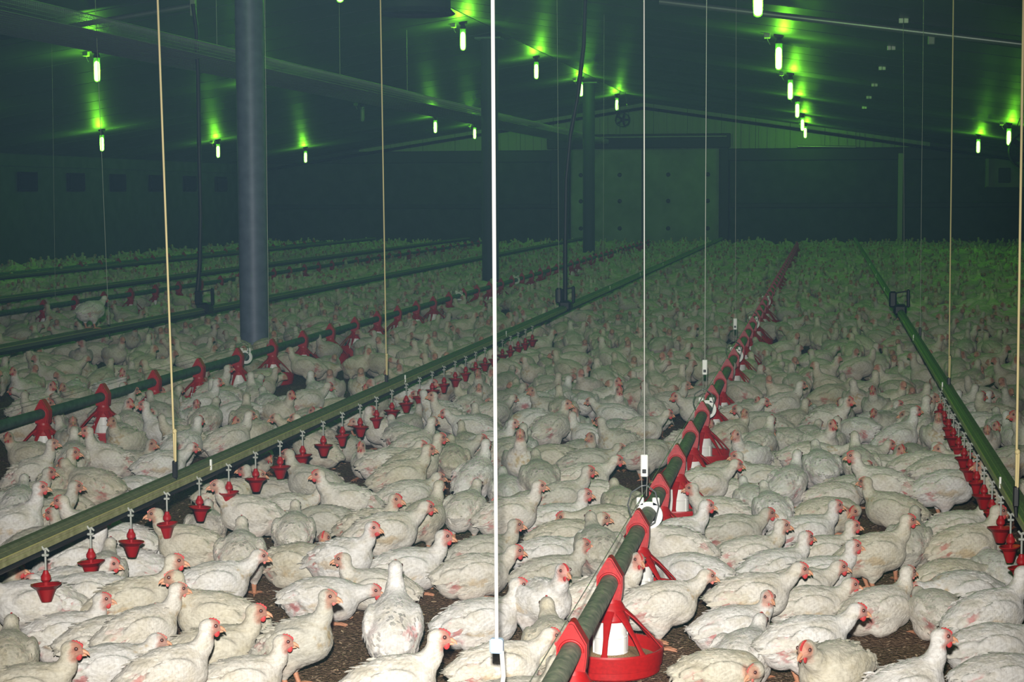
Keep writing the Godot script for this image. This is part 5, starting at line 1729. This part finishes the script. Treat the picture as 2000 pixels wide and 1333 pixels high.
	b.append([0.018, -10.687, 334, "alert0", 1, "standing chicken, neck up, turned right to camera, right of the eighth pan, middle feeder line"])
	b.append([0.353, -10.664, 244, "mid0", 3, "standing red combed chicken turned left to camera, left of the thirteenth cup, right drinker line"])
	b.append([0.599, -10.555, 175, "sit_alert1", 3, "sitting chicken, neck up, facing left, behind the thirteenth cup, right drinker line"])
	b.append([0.905, -10.647, 186, "reach0", 0, "stretching chicken, neck stretched out, facing left, behind the thirteenth cup, right drinker line"])
	b.append([-4.666, -10.803, 240, "sit_low1", 2, "pale combed chicken turned left to camera, left of the third pan, left feeder line"])
	b.append([-4.421, -10.817, 161, "mid0", 1, "standing chicken, neck half raised, facing away left, before the third pan, left feeder line"])
	b.append([-4.155, -10.786, 70, "mid1", 1, "standing chicken, neck half raised, facing away right, before the third pan, left feeder line"])
	b.append([-3.937, -10.898, 31, "tall0", 0, "tall standing chicken, neck high, facing right, right of the third pan, left feeder line"])
	b.append([-3.692, -10.920, 338, "sit_tuck1", 0, "sleeping chicken, head tucked, turned right to camera, right of the third pan, left feeder line"])
	b.append([-3.470, -10.869, 122, "mid0", 0, "standing red combed chicken facing away left, well right of the third pan, left feeder line"])
	b.append([-3.160, -10.851, 180, "sit_low0", 2, "low lying chicken, neck low, facing left, left of the sixteenth cup, near drinker line"])
	b.append([-2.559, -10.795, 349, "sit_low1", 0, "low lying chicken, neck low, facing right, left of the sixteenth cup, near drinker line"])
	b.append([-2.025, -10.824, 43, "mid1", 1, "standing chicken, neck half raised, facing away right, right of the sixteenth cup, near drinker line"])
	b.append([-1.584, -10.861, 109, "alert0", 2, "standing chicken, neck up, facing away, well left of the eighth pan, middle feeder line"])
	b.append([-1.251, -10.805, 172, "mid1", 0, "standing chicken, neck half raised, facing left, left of the eighth pan, middle feeder line"])
	b.append([-1.030, -10.920, 126, "tall0", 1, "tall standing chicken, neck high, facing away left, left of the eighth pan, middle feeder line"])
	b.append([-0.516, -10.921, 10, "mid0", 1, "standing chicken, neck half raised, facing right, behind the eighth pan, middle feeder line"])
	b.append([0.504, -10.831, 340, "alert1", 3, "standing chicken, neck up, turned right to camera, behind the thirteenth cup, right drinker line"])
	b.append([0.749, -10.858, 67, "tall1", 0, "tall standing chicken, neck high, facing away right, behind the thirteenth cup, right drinker line"])
	b.append([1.025, -10.933, 178, "look_back0", 2, "standing chicken, looking back, facing left, behind the thirteenth cup, right drinker line"])
	b.append([-5.155, -11.173, 176, "reach0", 1, "stretching chicken, neck stretched out, facing left, well left of the third pan, left feeder line"])
	b.append([-4.905, -11.174, 266, "mid1", 2, "standing chicken, neck half raised, facing the camera, left of the third pan, left feeder line"])
	b.append([-3.865, -11.142, 151, "look_right0", 0, "standing chicken, looking aside, facing away left, right of the third pan, left feeder line"])
	b.append([-3.643, -11.158, 129, "tall1", 1, "tall standing chicken, neck high, facing away left, right of the third pan, left feeder line"])
	b.append([-3.316, -11.137, 43, "mid0", 1, "standing red combed chicken facing away right, well left of the seventeenth cup, near drinker line"])
	b.append([-2.866, -11.175, 263, "alert0", 2, "standing chicken, neck up, facing the camera, left of the seventeenth cup, near drinker line"])
	b.append([-2.626, -11.032, 288, "sit_alert1", 1, "sitting chicken, neck up, facing the camera, left of the seventeenth cup, near drinker line"])
	b.append([-2.243, -11.166, 63, "look_back1", 1, "standing chicken, looking back, facing away right, right of the seventeenth cup, near drinker line"])
	b.append([-2.040, -11.044, 272, "sit_right1", 1, "sitting chicken, looking aside, facing the camera, right of the seventeenth cup, near drinker line"])
	b.append([-1.707, -11.064, 229, "alert1", 3, "pale combed chicken turned left to camera, well right of the seventeenth cup, near drinker line"])
	b.append([-1.306, -11.130, 294, "alert0", 1, "standing chicken, neck up, facing the camera, left of the ninth pan, middle feeder line"])
	b.append([-0.764, -11.092, 217, "mid0", 1, "standing chicken, neck half raised, turned left to camera, before the ninth pan, middle feeder line"])
	b.append([-0.455, -11.186, 290, "mid0", 1, "standing chicken, neck half raised, facing the camera, before the ninth pan, middle feeder line"])
	b.append([-0.206, -11.123, 43, "sit_alert1", 2, "sitting chicken, neck up, facing away right, right of the ninth pan, middle feeder line"])
	b.append([0.054, -11.170, 59, "sit_left0", 1, "sitting chicken, looking aside, facing away right, right of the ninth pan, middle feeder line"])
	b.append([0.318, -11.155, 367, "sit_alert0", 0, "sitting chicken, neck up, facing right, far behind the thirteenth cup, right drinker line"])
	b.append([0.540, -11.046, 333, "mid1", 1, "standing chicken, neck half raised, turned right to camera, behind the thirteenth cup, right drinker line"])
	b.append([0.891, -11.160, 37, "alert1", 0, "standing chicken, neck up, facing away right, far behind the thirteenth cup, right drinker line"])
	b.append([-4.775, -11.403, 61, "sit_alert0", 0, "sitting chicken, neck up, facing away right, left of the third pan, left feeder line"])
	b.append([-4.439, -11.407, 105, "sit_left1", 0, "sitting chicken, looking aside, facing away, behind the third pan, left feeder line"])
	b.append([-4.249, -11.310, 293, "sit_alert1", 1, "sitting chicken, neck up, facing the camera, behind the third pan, left feeder line"])
	b.append([-3.910, -11.360, 234, "look_back1", 2, "standing chicken, looking back, turned left to camera, right of the third pan, left feeder line"])
	b.append([-3.148, -11.344, 199, "sit_low1", 2, "low lying chicken, neck low, facing left, left of the eighteenth cup, near drinker line"])
	b.append([-2.888, -11.440, 117, "sit_right1", 1, "sitting chicken, looking aside, facing away, left of the eighteenth cup, near drinker line"])
	b.append([-2.582, -11.339, 120, "sit_left0", 2, "sitting chicken, looking aside, facing away, before the eighteenth cup, near drinker line"])
	b.append([-2.037, -11.295, 48, "mid1", 3, "standing chicken, neck half raised, facing away right, right of the eighteenth cup, near drinker line"])
	b.append([-1.806, -11.284, 370, "peck1", 0, "pecking pale combed chicken facing right, well right of the eighteenth cup, near drinker line"])
	b.append([-1.515, -11.368, 90, "peck1", 0, "pecking pale combed chicken facing away, well left of the ninth pan, middle feeder line"])
	b.append([-1.001, -11.415, 352, "alert1", 3, "standing chicken, neck up, facing right, left of the ninth pan, middle feeder line"])
	b.append([-0.271, -11.378, 26, "alert1", 1, "standing chicken, neck up, facing right, right of the ninth pan, middle feeder line"])
	b.append([0.061, -11.386, 346, "sit_tuck1", 3, "sleeping chicken, head tucked, turned right to camera, right of the ninth pan, middle feeder line"])
	b.append([0.321, -11.403, 259, "alert0", 3, "standing chicken, neck up, facing the camera, well right of the ninth pan, middle feeder line"])
	b.append([0.506, -11.302, 16, "look_left0", 2, "standing chicken, looking aside, facing right, far behind the thirteenth cup, right drinker line"])
	b.append([0.796, -11.397, 361, "look_left0", 1, "standing red combed chicken facing right, far behind the thirteenth cup, right drinker line"])
	b.append([1.287, -11.365, 131, "sit_tuck1", 2, "sleeping chicken, head tucked, facing away left, far behind the thirteenth cup, right drinker line"])
	b.append([-5.442, -11.542, 259, "tall0", 1, "red combed chicken facing the camera, well left of the fourth pan, left feeder line"])
	b.append([-5.103, -11.600, 108, "reach0", 0, "stretching chicken, neck stretched out, facing away, well left of the fourth pan, left feeder line"])
	b.append([-4.870, -11.652, 344, "look_right0", 0, "standing chicken, looking aside, turned right to camera, left of the fourth pan, left feeder line"])
	b.append([-4.627, -11.583, 364, "sit_mid0", 2, "sitting chicken, neck half raised, facing right, left of the fourth pan, left feeder line"])
	b.append([-4.116, -11.640, 41, "tall0", 1, "tall standing chicken, neck high, facing away right, before the fourth pan, left feeder line"])
	b.append([-3.860, -11.635, 77, "mid0", 0, "standing chicken, neck half raised, facing away right, right of the fourth pan, left feeder line"])
	b.append([-3.547, -11.531, 11, "sit_mid0", 0, "sitting chicken, neck half raised, facing right, well right of the fourth pan, left feeder line"])
	b.append([-3.343, -11.594, 139, "look_right1", 0, "standing chicken, looking aside, facing away left, well left of the eighteenth cup, near drinker line"])
	b.append([-2.728, -11.571, 352, "mid0", 0, "standing chicken, neck half raised, facing right, left of the eighteenth cup, near drinker line"])
	b.append([-2.245, -11.639, 270, "tall1", 3, "tall standing chicken, neck high, facing the camera, right of the eighteenth cup, near drinker line"])
	b.append([-1.984, -11.544, 104, "mid0", 2, "standing chicken, neck half raised, facing away, right of the eighteenth cup, near drinker line"])
	b.append([-1.718, -11.540, 65, "alert1", 0, "standing chicken, neck up, facing away right, well right of the eighteenth cup, near drinker line"])
	b.append([-1.423, -11.599, 318, "alert0", 1, "standing chicken, neck up, turned right to camera, left of the ninth pan, middle feeder line"])
	b.append([-0.373, -11.562, 285, "sit_mid0", 2, "sitting chicken, neck half raised, facing the camera, right of the ninth pan, middle feeder line"])
	b.append([-0.135, -11.598, 99, "sit_mid1", 0, "sitting chicken, neck half raised, facing away, right of the ninth pan, middle feeder line"])
	b.append([0.619, -11.562, 62, "sit_mid0", 0, "sitting red combed chicken facing away right, well right of the ninth pan, middle feeder line"])
	b.append([0.831, -11.611, 43, "sit_low1", 1, "low lying chicken, neck low, facing away right, far behind the thirteenth cup, right drinker line"])
	b.append([1.147, -11.533, 255, "look_back0", 3, "standing chicken, looking back, turned left to camera, far behind the thirteenth cup, right drinker line"])
	b.append([-5.930, -13.851, 70, "mid0", 0, "pale chicken perched up on the drinker line behind the yellow cord", 0.407])
	return b
